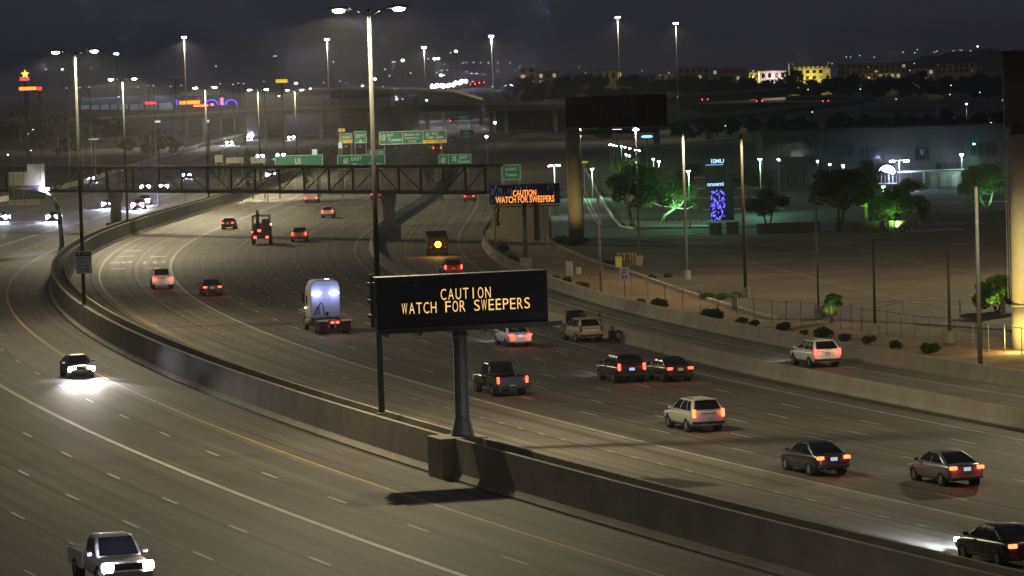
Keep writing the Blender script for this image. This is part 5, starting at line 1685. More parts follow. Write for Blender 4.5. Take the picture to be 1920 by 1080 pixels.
def campus_light(label, x, y, ybase, power=0, col=(.55, 1.0, .75), lens=G_COOL, tall=True, two=False, lr=.22, group='campus lamp posts'):
    p = P(x, ybase)
    Y = p.y
    top = D(x, y, Y)
    t = thing('campus_lamp', label, 'lamp post', (top.x, Y, -.08), 0, group)
    h_ = top.z + .08
    MB().tube((0, 0, 0), (0, 0, h_), .07, .06, 8).build('pole', M_GALV, t)
    for sg in ((-1, 1) if two else (0,)):
        hd_ = MB().box(sg * 1.1, 0, h_ + .12, .6, .4, .14).build('lamp_head', M_LAMPHEAD, t)
        MB().tube((sg * 1.1, 0, h_ - .1), (sg * 1.1, 0, h_ + .05), lr, lr, 10).build('lens', lens, hd_)
    if two:
        MB().box(0, 0, h_ + .12, 2.2, .08, .08).build('cross_arm', M_GALV, t)
    if power:
        lamp('lamp_light', (0, -.6, h_ - .4), power, col, 'POINT', size=.2, parent=t)
    return t
campus_light('bright twin-head campus lamp before the arched entrance', 1686, 302, 356, 900, (.6, .95, .85), two=True, lr=.38)
campus_light('single blue-white campus lamp left of the teal-lit wall', 1803, 290, 350, 600, (.5, 1.0, .8), lr=.28)
campus_light('low bright campus lamp in front of the entrance trees', 1656, 351, 372, 1300, (.40, 1.0, .40))
for i, (x, y) in enumerate(((1542, 272), (1563, 281), (1533, 302), (1556, 308), (1581, 311), (1491, 252), (1422, 285), (1439, 291), (1460, 299), (1515, 270))):
    campus_light('slim vertical light left of the office, %s from the left' % ['ninth', 'tenth', 'sixth', 'seventh', 'eighth', 'fourth', 'first', 'second', 'third', 'fifth'][i], x, y, y + 62, 0, lens=G_COOL if i < 2 else G_WHITE, lr=.14, group='slim lights left of the office')
for i, (x, y) in enumerate(((1144, 271), (1150, 272), (1157, 273), (1165, 274), (1172, 276), (1181, 278), (1191, 281), (1174, 290), (1180, 292), (1198, 282))):
    campus_light('small blue-white garden light above the green tree clump, %s from the left' % ['first', 'second', 'third', 'fourth', 'fifth', 'eighth', 'ninth', 'sixth', 'seventh', 'tenth'][i], x, y, y + 52, 350 if i in (3, 7) else 0, (.4, 1.0, .45), lens=G_COOL, lr=.13, group='cluster of garden lights')
campus_light('short blue-white lamp right of the garden light cluster', 1235, 303, 350, 1200, (.35, 1.0, .5), lens=G_COOL, lr=.2)
campus_light('thin short lamp just left of the short blue-white lamp', 1225, 299, 350, 0, lens=G_WHITE, lr=.1)
# the lamp that lights the pale-trunked tree green, and lamps over the campus parking
campus_light('lamp post right beside the green-lit tree', 1291, 322, 424, 1800, (.30, 1.0, .45), lens=G_WHITE, lr=.12)
campus_light('lamp post over the campus parking right of the sign tower', 1425, 300, 400, 2200, (.4, 1.0, .7), lens=G_WHITE, lr=.1)
campus_light('lamp post at the top of the side street', 1110, 318, 372, 2600, (.5, 1.0, .7), lens=G_WHITE, lr=.1)
def added_uplight(label, x, y, power, col, dz=.5):  # spotlights added under the trees to brighten their crowns
    p = P(x, y)
    t = thing('added_tree_light', label, 'lamp', (p.x, p.y, -.06), 0, 'spotlights added under the trees')
    MB().tube((0, 0, 0), (0, 0, .3), .05, .05, 8).build('stake', M_DARKSTEEL, t)
    MB().tube((0, 0, .3), (0, .12, .5), .09, .13, 10).build('lamp_head', M_DARKSTEEL, t)
    lamp('added_uplight', (0, .15, .6), power, col, 'SPOT', angle=125, blend=.8, size=.1, parent=t, aim=(0, .75, 1))
added_uplight('small added spotlight in front of the pale-trunked green tree', 1250, 418, 1500, (.42, 1.0, .60))
added_uplight('small added spotlight right of the pale-trunked green tree', 1275, 417, 1500, (.42, 1.0, .60))
added_uplight('small added spotlight under the feathery office tree', 1632, 417, 1400, (.40, 1.0, .25))
added_uplight('small added spotlight under the round tree by the trailer', 1680, 434.5, 800, (.42, 1.0, .22))
added_uplight('small added spotlight under the tree clump below the slim blue lights', 1178, 346, 2200, (.30, 1.0, .35))
added_uplight('small added spotlight under the tree by the teal-lit wall', 1858, 393, 700, (.25, 1.0, .5))
added_uplight('small added spotlight under the yellow-green tree at the column', 1866, 586, 260, (.9, 1.0, .2))
added_uplight('small added spotlight under the little tree at the fence', 1558, 604, 100, (.9, 1.0, .3))
# bright lit boards under the billboard
def lit_board(label, x, y, w_, h_, Y, col, st):
    p = D(x, y, Y)
    t = thing('lit_board', label, 'sign', (p.x, Y, 0), 0)
    k = Y / FPX
    MB().box(0, 0, p.z, w_ * k * 1.05, .3, h_ * k * 1.2).build('box', M_TRIM, t)
    MB().rings([[(math.cos(a) * w_ * k / 2 * (abs(math.cos(a)) ** -.4 if abs(math.cos(a)) > .05 else 1), yy, p.z + math.sin(a) * h_ * k / 2) for a in [2 * math.pi * (i + .5) / 16 for i in range(16)]] for yy in (-.17, -.25)]).build('lit_panel', glow(label[:24], col, st), t)
    MB().tube((0, .2, 0), (0, .2, p.z), .1, .1, 6).build('post', M_GALV, t)
lit_board('bright violet-white lit board under the billboard', 1157, 245, 24, 6, 560, (.75, .75, 1.0), 5)
lit_board('small bright blue lit board under the billboard right end', 1213, 256, 22, 5, 560, (.15, .42, 1.0), 3)
lit_board('yellow oval lit board beside the billboard column', 1095, 304, 15, 4, 600, (.7, .55, .08), .5)
# trailer and parked utility by the wall
p = P(1700, 433); k = p.y / FPX
t = thing('trailer', 'small pinkish utility trailer with a white tank behind it', 'trailer', (p.x, p.y, -.06), R(2))
MB().box(0, 0, .95, 2.6, 1.4, .7).build('bed', mat('trailer_pink', (.34, .22, .2), .7), t, bevel=.04)
MB().path([(1.3, 0, .6), (2.2, 0, .5), (2.6, 0, .35)], .06, 6).build('drawbar', mat('trailer_pink', (.34, .22, .2), .7), t)
for x in (-.6, .5):
    add_wheel(t, 'suv', x, -.7).rotation_euler = (0, 0, R(90))
MB().box(.9, .3, 1.85, .95, .9, 1.0, 0, .85, .85).build('white_tank', mat('tank_white', (.5, .55, .46), .6), t, bevel=.05)
MB().tube((.9, .3, 2.35), (.9, .3, 3.1), .42, .25, 12).build('tank_top', M_UTIL, t, smooth=True)
p = P(1752, 432)
t = thing('pavement_slab', 'pale pavement slab with a small post right of the trailer', 'pavement', (p.x, p.y, -.06))
MB().box(0, 0, .06, 6.5, 3.0, .14).build('slab', mat('slab_pale', (.34, .36, .28), .9), t)
MB().tube((.0, .6, .1), (.0, .6, 2.2), .05, .05, 6).build('post', M_GALV, t)
MB().box(0, .55, 2.3, .4, .06, .5).build('plate', M_SIGNBACK, t)
# ================================================================== interchange, shops, city and hill in the distance
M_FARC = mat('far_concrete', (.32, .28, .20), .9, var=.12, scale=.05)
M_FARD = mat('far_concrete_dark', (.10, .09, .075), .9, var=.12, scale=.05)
def deck(label, pix, Y, depth, thick, material=None, cols=(), name='overpass', ground=0.0, rail=True):
    """a bridge deck whose near edge runs through photo points at distance Y (Y may vary per point)"""
    pts = []
    for i, p in enumerate(pix):
        pts.append(D(p[0], p[1], Y[i] if isinstance(Y, (list, tuple)) else Y))
    t = thing(name, label, 'bridge', (0, 0, 0))
    m_ = material or M_FARC
    g = MB(); rl = MB(); top = MB()
    for i in range(len(pts) - 1):
        a, b = pts[i], pts[i + 1]
        def prof(p, z0, z1, y0, y1):
            return [(p.x, p.y + y0, p.z + z0), (p.x, p.y + y1, p.z + z0), (p.x, p.y + y1, p.z + z1), (p.x, p.y + y0, p.z + z1)]
        g.rings([prof(a, -thick - .9, -.9, .4, depth - .4), prof(b, -thick - .9, -.9, .4, depth - .4)])
        rl.rings([prof(a, -.898, 0, 0, .4), prof(b, -.898, 0, 0, .4)])
        rl.rings([prof(a, -.898, 0, depth - .4, depth), prof(b, -.898, 0, depth - .4, depth)])
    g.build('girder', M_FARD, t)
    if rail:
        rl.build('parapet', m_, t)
    for x in cols:
        # find deck z there
        for i in range(len(pix) - 1):
            if min(pix[i][0], pix[i + 1][0]) <= x <= max(pix[i][0], pix[i + 1][0]):
                u = (x - pix[i][0]) / (pix[i + 1][0] - pix[i][0])
                p = pts[i].lerp(pts[i + 1], u)
                MB().tube((p.x, p.y + depth / 2, ground), (p.x, p.y + depth / 2, p.z - thick - .9), .9, .9, 10).build('column', m_, t)
    return t
deck('lower left overpass with a pale parapet behind the wide green sign', ((90, 224), (300, 214), (450, 205), (560, 200), (728, 196)), 1320, 12, 1.6, cols=(380, 455, 530, 600, 690))
deck('lower right overpass crossing to the billboard, on paired columns', ((788, 194), (920, 193), (1062, 190)), 1320, 12, 2.0, cols=(800, 921, 947, 1040))
deck('high curved flyover above the left overpass', ((560, 168), (640, 163), (760, 163), (850, 168), (905, 184)), 1480, 11, 1.8, cols=(640, 735, 830))
deck('long straight flyover carrying the far bright headlights', ((620, 174), (760, 171), (900, 163), (960, 172)), 1600, 11, 1.4, cols=(660, 780, 900))
deck('upper tan ramp wall at the right with cars behind it', ((1250, 180), (1330, 173), (1476, 164)), 1400, 10, 2.6, cols=())
deck('lower sloping ramp wall descending behind the billboard', ((1180, 236), (1300, 218), (1440, 203), (1620, 183)), [1000, 1060, 1130, 1220], 9, 1.2, cols=(1230, 1330, 1440))
deck('pale ramp edge ending in the dark at the right', ((1476, 180), (1560, 178), (1640, 181)), 1400, 9, 1.0)
# embankments
def bank(name, quad, material=M_DIRT):
    mb = MB()
    mb.quad(*quad)
    return structure(mb.build(name, material))
def Dz(x, y, Y):
    return tuple(D(x, y, Y))
bank('embankment_slope', [tuple(P(930, 246)), tuple(P(1062, 242)), Dz(1062, 205, 1345), Dz(930, 207, 1345)])
bank('embankment_slope', [tuple(P(1190, 246)), tuple(P(1420, 226)), Dz(1620, 190, 1450), Dz(1255, 196, 1450)], mat('weedy_bank', (.10, .095, .05), .95, var=.4, scale=.1))
bank('embankment_slope', [tuple(P(455, 262)), tuple(P(700, 250)), Dz(728, 206, 1345), Dz(455, 212, 1345)], mat('bank_brown', (.20, .15, .09), .95, var=.3, scale=.1))
bank('ramp_up', [tuple(P(648, 262)), tuple(P(768, 256)), Dz(792, 197, 1330), Dz(728, 199, 1330)], M_RAMP)
bank('embankment_slope', [tuple(P(-60, 262)), tuple(P(450, 250)), Dz(450, 213, 1600), Dz(-60, 228, 1600)], mat('bank_dark', (.05, .045, .035), .95, var=.4, scale=.1))
# concrete barriers along the far ramp, lit by the cars on it
t = thing('ramp_barrier', 'pale low concrete barrier along the far ramp, lit bluish by headlights', 'barrier')
rp = [P(*p) for p in ((-60, 400), (0, 386), (110, 368), (200, 344), (330, 298), (430, 266), (500, 249))]
for a, b in zip(rp, rp[1:]):
    d_ = (b - a).normalized()
    o_ = Vector((-d_.y, d_.x, 0)) * 5.2
    m0 = (a + b) / 2 + o_
    MB().box(m0.x, m0.y, .45, (b - a).length + .3, .35, 1.0, math.atan2(d_.y, d_.x)).build('wall_section', M_CONC2, t)
# ---------------- shop row with neon at the left
def shop():
    Y = 1560.0
    c = D(290, 207, Y)
    t = thing('shop_building', 'long low shop with blue-grey lit glass front and neon signs', 'building', (c.x, Y, 0))
    k = Y / FPX
    def L(x, y):
        q = D(x, y, Y); return q.x - c.x, q.z
    x0, z1 = L(140, 187); x1, z0 = L(446, 205)
    MB().box((x0 + x1) / 2, 12, (z0 + z1) / 2 - 1, x1 - x0, 24, z1 - z0 + 2).build('wall', mat('shop_wall', (.10, .10, .11), .8), t)
    a, za = L(150, 184); b, zb = L(330, 192)
    MB().box((a + b) / 2, -.3, (za + zb) / 2, b - a, .5, za - zb).build('fascia', mat('shop_fascia', (.35, .40, .52), .6), t)
    gl_ = glow('shop_glass', (.50, .58, .75), .15)
    xs = [150, 170, 188, 206, 222, 242, 272, 296, 326]
    for i in range(len(xs) - 1):
        a, za = L(xs[i] + 1.5, 193); b, zb = L(xs[i + 1] - 1.5, 205)
        MB().box((a + b) / 2, -.1, (za + zb) / 2, b - a, .15, za - zb).build('lit_pane', gl_, t)
    def neon(x, y, w_, h_, m_):
        q = L(x, y)
        MB().box(q[0], -.8, q[1], w_ * k, .3, h_ * k).build('neon_sign', m_, t)
    neon(282, 193, 20, 4, G_RED); neon(356, 192, 38, 6, G_ORANGE); neon(377, 198, 27, 3.2, G_ORANGE)
    neon(416, 190, 6, 14, glow('neon_pink', (1.0, .25, .55), 1.6)); neon(398, 196, 6, 4, glow('neon_pink', (1.0, .25, .55), 1.6)); neon(331, 192, 4, 9, G_BLUE)
    for cx, r_ in ((396, 13), (434, 11)):
        pts = []
        for i in range(11):
            an = math.pi * (i / 10)
            q = L(cx - math.cos(an) * r_, 197 - math.sin(an) * 10)
            pts.append((q[0], -.8, q[1]))
        MB().path(pts, .25, 6).build('neon_arch', G_BLUE, t)
    q = L(240, 180)
    for x in (170, 230, 300):
        q = L(x, 181)
        MB().box(q[0], -6.0, q[1], .5, .5, .3).build('fascia_lamp', M_LAMPHEAD, t)
        lamp('fascia_light', (q[0], -6, q[1] + .2), 500, (.6, .7, 1.0), parent=t)
shop()
def star_sign():
    Y = 900.0
    c = D(46, 150, Y); k = Y / FPX
    t = thing('pylon_sign', 'tall pylon sign with a yellow star over a red lit panel', 'sign', (c.x, Y, 0))
    def L(x, y):
        q = D(x, y, Y); return q.x - c.x, q.z
    q = L(47, 139)
    st = []
    for i in range(10):
        r_ = (8.5 if i % 2 == 0 else 3.6) * k
        an = math.pi / 2 + i * math.pi / 5
        st.append((q[0] + math.cos(an) * r_, q[1] + math.sin(an) * r_))
    mb = MB()
    n = len(st)
    ctr = (q[0], -.2, q[1])
    mb.v = [(a, -.2, b) for a, b in st] + [(a, .1, b) for a, b in st]
    mb.f = [tuple(range(n))] + [tuple(reversed(range(n, 2 * n)))] + [(i, (i + 1) % n, n + (i + 1) % n, n + i) for i in range(n)]
    mb.build('star', G_YELLOW, t)
    q = L(46, 148)
    MB().box(q[0], 0, q[1], 18 * k, .4, 7 * k).build('lit_panel', glow('panel_pinkred', (1.0, .12, .14), 1.0), t)
    MB().tube((0, .3, 0), (0, .3, q[1]), .3, .25, 10).build('post', M_DARKSTEEL, t)
star_sign()
def bar_sign(label, x, y, w_, h_, Y, m_, name='lit_sign', text=None):
    c = D(x, y, Y); k = Y / FPX
    t = thing(name, label, 'sign', (c.x, Y, 0))
    MB().box(0, .2, c.z, w_ * k * 1.06, .3, h_ * k * 1.3).build('box', M_TRIM, t)
    MB().box(0, 0, c.z, w_ * k, .12, h_ * k).build('lit_panel', m_, t)
    MB().tube((0, .35, 0), (0, .35, c.z), .2, .2, 8).build('post', M_DARKSTEEL, t)
bar_sign('wide orange-red lit sign bar below the star pylon', 52, 166, 32, 6, 880, G_ORANGE)
bar_sign('small orange-red end piece right of the orange sign bar', 74, 166, 8, 6, 881, G_RED)
bar_sign('yellow lit sign on a pole among the far lights', 528, 152, 22, 6.5, 1100, glow('yellow_sign', (1.0, .72, .04), .9))
bar_sign('faint blue-grey sign high above the shop', 328, 145, 18, 3, 1300, glow('faint_blue', (.2, .3, .5), .15))
bar_sign('pale lit sign board on short legs below the shop', 295, 228, 11, 4, 900, glow('pale_sign', (.8, .75, .8), .9))
bar_sign('small white sign board left of the far ramp lights', 390, 227, 5, 5, 900, glow('pale_sign', (.8, .75, .8), .9))
bar_sign('long pale lit canopy edge among the dark trees at the left', 175, 261, 18, 3, 780, glow('pale_canopy', (.6, .75, .7), .5))

# ---------------- far lamps: the height is the usual one, so the distance follows from where they stand in the picture
def far_lamp(x, y, label, z=None, lens=None, r=None, pole=True, tall=False, group='distant street lights', power=0, twin=False):
    yh = 150 - (x - 960) * math.tan(ROLL)
    dpx = yh - y
    if z is None:
        z = 32.0 if dpx > 4 else (20.0 if dpx > -2 else 11.0)
    Y = FPX * (z - CAMH) / dpx if abs(dpx) > .5 else 2000.0
    Y = min(max(abs(Y), 620.0), 3200.0)
    p = D(x, y, Y)
    t = thing('distant_lamp' if not tall else 'high_mast_light', label, 'street light', (p.x, Y, 0), 0, group)
    rr = (r or 1.5) * Y / FPX
    if pole:
        MB().tube((0, 0, 0), (0, 0, p.z), .22 if tall else .06, .12 if tall else .05, 6).build('pole', M_DARKSTEEL if not tall else M_GALV, t)
    for dx in ((-1.6 * rr, 1.6 * rr) if twin else (0,)):
        hd_ = MB().box(dx, .1, p.z + rr * .8, rr * 2, rr * 1.2, rr * .5).build('lamp_head', M_LAMPHEAD, t)
        MB().rings([[(dx + math.cos(a) * rr * q, math.sin(a) * rr * q * .8 - .15, p.z + zz * rr) for a in [i * math.pi / 4 for i in range(8)]] for q, zz in ((.6, .5), (1.0, .1), (.8, -.4), (.3, -.7))]).build('lens', lens or G_WHITE, hd_)
    if power:
        lamp('mast_light', (0, -1.0, p.z - 1), power, (1.0, .9, .72), 'SPOT', (0, 0, 0), 160, .4, .5, t)
G_FAINT = glow('lamp_faint', (1.0, .95, .85), .55)
G_MID = glow('lamp_mid', (1.0, .93, .88), 2.5)
G_VIO = glow('lamp_violet', (.62, .6, 1.0), 12)
for x, y, lb, pw in ((1158, 33, 'left one of two tall high-mast lights above the billboard', 26000), (1267, 44, 'right one of two tall high-mast lights above the billboard', 26000), (921, 68, 'high-mast light in the middle of the sky, left of the billboard', 50000),
                     (218, 101, 'high-mast light right of the second median pole', 0), (345, 70, 'high-mast light whose head meets the upper left frame', 80000), (795, 89, 'slim high-mast light above the bright flyover headlights', 80000), (613, 74, 'high-mast light left of the tall near pole', 80000)):
    far_lamp(x, y, lb, z=36.0, lens=G_COOL, r=1.6, tall=True, power=pw, twin=True, group='high-mast lights')
HW = ['far left', 'left', 'middle', 'right']
FL = [(405, 124, 1, 0), (516, 105, 1, 1), (625, 116, 1, 0), (722, 130, 1, 0), (738, 116, 1, 1), (755, 113, 2, 0), (803, 110, 1, 0), (818, 110, 2, 1), (845, 99, 1, 0), (855, 96, 2, 0), (703, 148, 2, 0), (730, 142, 1, 0), (770, 137, 1, 0),
      (828, 132, 1, 0), (839, 131, 1, 0), (827, 141, 2, 0), (555, 156, 2, 0), (582, 167, 2, 0), (597, 167, 2, 0), (570, 178, 2, 0), (523, 180, 3, 0), (634, 168, 1, 0), (680, 161, 3, 0), (718, 162, 1, 0), (222, 182, 3, 0), (117, 130, 3, 0),
      (744, 186, 3, 0), (755, 186, 1, 0), (800, 188, 3, 0), (928, 230, 2, 0), (912, 256, 2, 0), (86, 130, 1, 0)]
_u1 = 'first second third fourth fifth sixth seventh eighth ninth tenth eleventh twelfth thirteenth fourteenth fifteenth sixteenth seventeenth eighteenth nineteenth twentieth'.split()
ORD = _u1 + ['twenty-' + w for w in _u1[:9]] + ['thirtieth'] + ['thirty-' + w for w in _u1[:9]]
for i, (x, y, b, tw) in enumerate(FL):
    lb = '%s distant street light, %s from the left among the far lamps' % ({1: 'white', 2: 'bright white', 3: 'violet-white'}[b], ORD[sorted(FL).index((x, y, b, tw))])
    far_lamp(x, y, lb, lens={1: G_MID, 2: G_WHITE, 3: G_VIO}[b], r={1: 1.3, 2: 2.1, 3: 2.2}[b], twin=bool(tw))
# rows of small faint lights: nothing tells them apart
rg = random.Random(21)
row = [(868, 118), (875, 117), (888, 117), (901, 118), (916, 118), (934, 118), (956, 118)]
for x, y in row:
    far_lamp(x, y, 'one of the even row of small hooded lights left of the dark city', lens=G_MID, r=1.1, group='row of hooded lights')
for x, y in ((125, 165), (150, 164), (167, 163), (259, 163), (278, 161), (288, 161), (320, 162), (340, 160), (413, 157), (437, 158), (447, 156), (457, 157), (495, 153), (607, 155), (638, 152), (650, 156)):
    far_lamp(x, y, 'one of the small pale lights strung along the horizon over the shop', z=19.5, lens=G_MID, r=1.0, group='small lights over the shop')
for x, y, lb in ((29, 232, 'faint lamp on a thin post at the far left'), (62, 243, 'white lamp below the star pylon'), (53, 251, 'faint lamp below the white lamp at the left'), (162, 247, 'white lamp on a post left of the pale canopy edge'), (15, 290, 'small blue lamp at the left edge above the sign back'), (58, 282, 'small white lamp above the stepped sign back')):
    far_lamp(x, y, lb, lens=G_MID if x != 15 else G_VIO, r=1.5, z=7.0)
# ---------------- city blocks and lights to the right
def block(label, x0, y0, x1, y1, Y, col, power=0, lcol=(1, .8, .2), wins=0, seed=1, tower=False, cat='building'):
    a, b = D(x0, y0, Y), D(x1, y1, Y)
    c = (a.x + b.x) / 2
    t = thing('city_building', label, cat, (c, Y, 0), 0, 'distant city buildings')
    w_ = b.x - a.x
    MB().box(0, 10, (a.z) / 2, w_, 20, a.z).build('wall', mat('city_wall_%d_%d' % (x0, y0), col, .8, var=.2, scale=.1), t)
    MB().box(0, 10, a.z + .3, w_ * 1.03, 20.5, .6).build('roof', mat('city_roof', (.1, .09, .08), .8), t)
    r_ = random.Random(seed)
    h_ = a.z - b.z
    n = max(2, int(w_ / 4)); m_ = max(1, int(h_ / 3.2))
    for i in range(n):
        for j in range(m_):
            if r_.random() < wins:
                wm = glow('win_%d' % r_.randrange(3), ((1.0, .8, .45), (1.0, .9, .7), (.9, .7, .3))[r_.randrange(3)], .45)
            else:
                wm = M_GLASS
            wv = MB().box(-w_ / 2 + (i + .5) * w_ / n, -.05, b.z + (j + .5) * h_ / m_, w_ / n * .5, .2, h_ / m_ * .55).build('window', wm, t)
    if power:
        q = max(1, int(w_ / 14))
        for i in range(q):
            x = -w_ / 2 + (i + .5) * w_ / q
            MB().box(x, -9, b.z + .3, 1, .6, .5).build('floodlight', M_LAMPHEAD, t)
            lamp('flood', (x, -9, b.z + 1.5), power, lcol, parent=t)
    if tower:
        for sx in (-.48, .48):
            MB().box(w_ * sx, 6, a.z / 2 + 2, w_ * .1, 8, a.z + 4).build('corner_tower', mat('city_wall_%d_%d' % (x0, y0), col, .8), t)
        for i in range(8):
            MB().box(w_ * (-.4 + .8 * i / 7), -.3, a.z + .9, w_ * .05, .8, 1.2).build('battlement', mat('city_wall_%d_%d' % (x0, y0), col, .8), t)
    return t
block('floodlit yellow castle-like building on the horizon', 1483, 130, 1558, 150, 2500, (.55, .50, .22), 9000, (1.0, .84, .25), .1, 1, True)
block('floodlit pinkish-white block left of the castle-like building', 1425, 134, 1474, 149, 2520, (.6, .52, .55), 9000, (1.0, .85, .75), .1, 2)
block('small yellow-lit block left of the pinkish-white one', 1404, 137, 1424, 148, 2540, (.5, .45, .2), 5000, (1, .85, .3), .1, 3)
BL = [(972, 128, 1006, 158, 2300, .30, 'brown block of flats with some lit windows at the left end of the city'), (1008, 136, 1046, 160, 2350, .18, 'dim block of flats beside the brown one'), (1060, 140, 1112, 162, 2400, .14, 'dark low block above the billboard left end'),
      (1120, 133, 1168, 150, 2450, .35, 'tan-lit block above the billboard'), (1176, 142, 1230, 163, 2300, .22, 'block with scattered lights above the billboard right end'), (1236, 140, 1262, 150, 2500, .4, 'small pale-lit block right of the billboard top'),
      (1270, 128, 1330, 150, 2700, .18, 'olive-lit block left of the tan ramp wall'), (1335, 130, 1400, 152, 2750, .16, 'olive block between the high-mast light and the yellow buildings'), (1612, 138, 1690, 148, 2600, .40, 'row of low lit houses right of the castle-like building'),
      (1575, 122, 1700, 138, 2900, .14, 'dim olive houses at the foot of the hill'), (1714, 130, 1752, 152, 2500, .40, 'tan-lit house group right of the low lit row'), (1755, 120, 1850, 136, 2900, .12, 'dim houses below the hill at the right'), (1738, 150, 1770, 158, 2200, .5, 'warm-lit shop below the tan house group')]
for i, (x0, y0, x1, y1, Y, wn, lb) in enumerate(BL):
    lit_ = i in (0, 3, 5, 8, 10, 12)
    block(lb, x0, y0, x1, y1, Y, (.36, .28, .14), 550 if lit_ else 150, (1, .75, .3), wn, 30 + i)
# hill
def hill():
    mb = MB()
    Y0, Y1 = 3600, 5200
    n, m_ = 40, 14
    x0, x1 = D(1300, 150, 4200).x, D(2300, 150, 4200).x
    rg_ = random.Random(5)
    for j in range(m_ + 1):
        for i in range(n + 1):
            u, v = i / n, j / m_
            x = x0 + (x1 - x0) * u * 1.0
            h_ = 34 * math.exp(-((u - .58) / .26) ** 2) * math.sin(math.pi * min(1, v * 1.15)) ** .8 if v < .87 else 0
            h_ *= 1 + .12 * math.sin(i * 1.7 + j) + .1 * rg_.random()
            mb.v.append((x, Y0 + (Y1 - Y0) * v, -1 + h_))
    for j in range(m_):
        for i in range(n):
            k = j * (n + 1) + i
            mb.f.append((k, k + 1, k + n + 2, k + n + 1))
    structure(mb.build('hill', mat('hill_rock', (.06, .05, .04), .95, var=.4, scale=.01), smooth=True))
hill()
HL = [(1560, 119), (1587, 107), (1595, 107), (1612, 104), (1639, 107), (1659, 121), (1693, 98), (1715, 99), (1720, 93), (1752, 98), (1757, 96), (1788, 95), (1803, 94), (1820, 95), (1714, 119), (1706, 132), (1775, 127), (1825, 130), (1840, 128), (1888, 122), (1896, 122)]
for i, (x, y) in enumerate(HL):
    far_lamp(x, y, 'one of the small pale lights dotted over the dark hill', z=None, lens=G_MID, r=1.0, pole=True, group='lights on the hill')
far_lamp(1833, 87, 'bright violet-blue lamp at the top right of the hill', lens=G_VIO, r=1.8, group=None)
far_lamp(1578, 144, 'bright violet-white lamp right of the castle-like building', lens=G_VIO, r=2.2, group=None)
far_lamp(1812, 195, 'bright violet-blue lamp over a small yellow-lit hut', lens=G_VIO, r=2.2, z=9, group=None, power=1500)
for x, y, r_ in [(975, 122, 1), (994, 132, 1), (1000, 122, 1), (976, 145, 1.6), (1098, 137, 1.4), (1062, 142, 1.6), (1145, 148, 1.8), (1154, 137, 1.2), (1147, 161, 1.8), (1120, 158, 2.0), (1197, 141, 2.0), (1210, 157, 1.6), (1226, 154, 2.0), (1245, 150, 1.2), (1228, 168, 1.4), (1240, 169, 1.4), (1340, 158, 2.0), (1313, 155, 1.2), (1057, 152, 1.3), (1093, 160, 1.2), (1102, 161, 1.2), (984, 163, 1.2), (1680, 186, 1.3), (1781, 177, 1.3), (1837, 173, 1.4), (1880, 188, 1.6), (1783, 160, 1.6), (1515, 168, 1.4), (1613, 167, 1.5), (1360, 236, 1.5), (1523, 210, 1.6), (1858, 230, 1.7)]:
    far_lamp(x, y, 'one of the small white lights scattered through the dark city', z=11 if y > 150 else None, lens=G_MID, r=r_ * .8, group='scattered city lights', pole=r_ > 1.2)
rg = random.Random(91)
for i in range(64):
    x = rg.uniform(965, 1420) if i < 40 else rg.uniform(1565, 1890)
    y = rg.uniform(124, 166) if i < 40 else rg.uniform(118, 160)
    far_lamp(x, y, 'one of the small white lights scattered through the dark city', z=11 if y > 150 else None, lens=(G_FAINT, glow('lamp_warm_faint', (1.0, .7, .3), .8), G_MID)[i % 3], r=rg.uniform(.6, 1.3), group='scattered city lights', pole=False)
far_lamp(1015, 169, 'small red light left of the billboard top', lens=glow('red_dot', (1, .06, .03), 3), r=1.6, z=10, group=None)
# cars on the far ramps and flyovers, parked at deck height
def far_car(label, x, y, Y, lights, col='dark', strength=None, kind='suv', ang=None, group='cars on the far ramps'):
    p = D(x, y, Y)
    vehicle('distant_car', kind, col, label, 'car', p, (math.pi if lights == 'front' else 0.0) if ang is None else ang, lights, back=(lights == 'rear'), group=group, scale=1.25, hs=5.0, headm=strength, tailm=glow('far_tail', (1, .06, .04), 9))
G_BIG = glow('far_headlamp_big', (.6, .6, 1.0), 4000)
for i, (x, y) in enumerate(((814, 163), (824, 162), (836, 163), (846, 161), (858, 157), (870, 154))):
    far_car('oncoming car on the flyover with glaring headlights, %s from the left' % ['first', 'second', 'third', 'fourth', 'fifth', 'sixth'][i], x, y + 3, 1590, 'front', strength=G_BIG)
for i, (x, y) in enumerate(((887, 162), (895, 160), (903, 158))):
    far_car('red-lit car climbing the flyover right of the headlights, %s from the left' % ['first', 'second', 'third'][i], x, y + 2, 1590, 'rear')
for x, y, lb in ((1012, 243, 'car with red lights below the right overpass'), (1322, 193, 'left car with red lights behind the sloping ramp wall'), (1424, 196, 'right car with red lights behind the sloping ramp wall'), (1548, 196, 'car with bright red lights at the end of the ramp'), (850, 233, 'car with red lights left of the right overpass columns'), (820, 286, 'car with a bright red light above the green Tucson sign')):
    Yc = 1390 if y < 240 else P(x, y).y
    p = D(x, y, Yc)
    far_car(lb, x, y, Yc, 'rear', 'maroon')
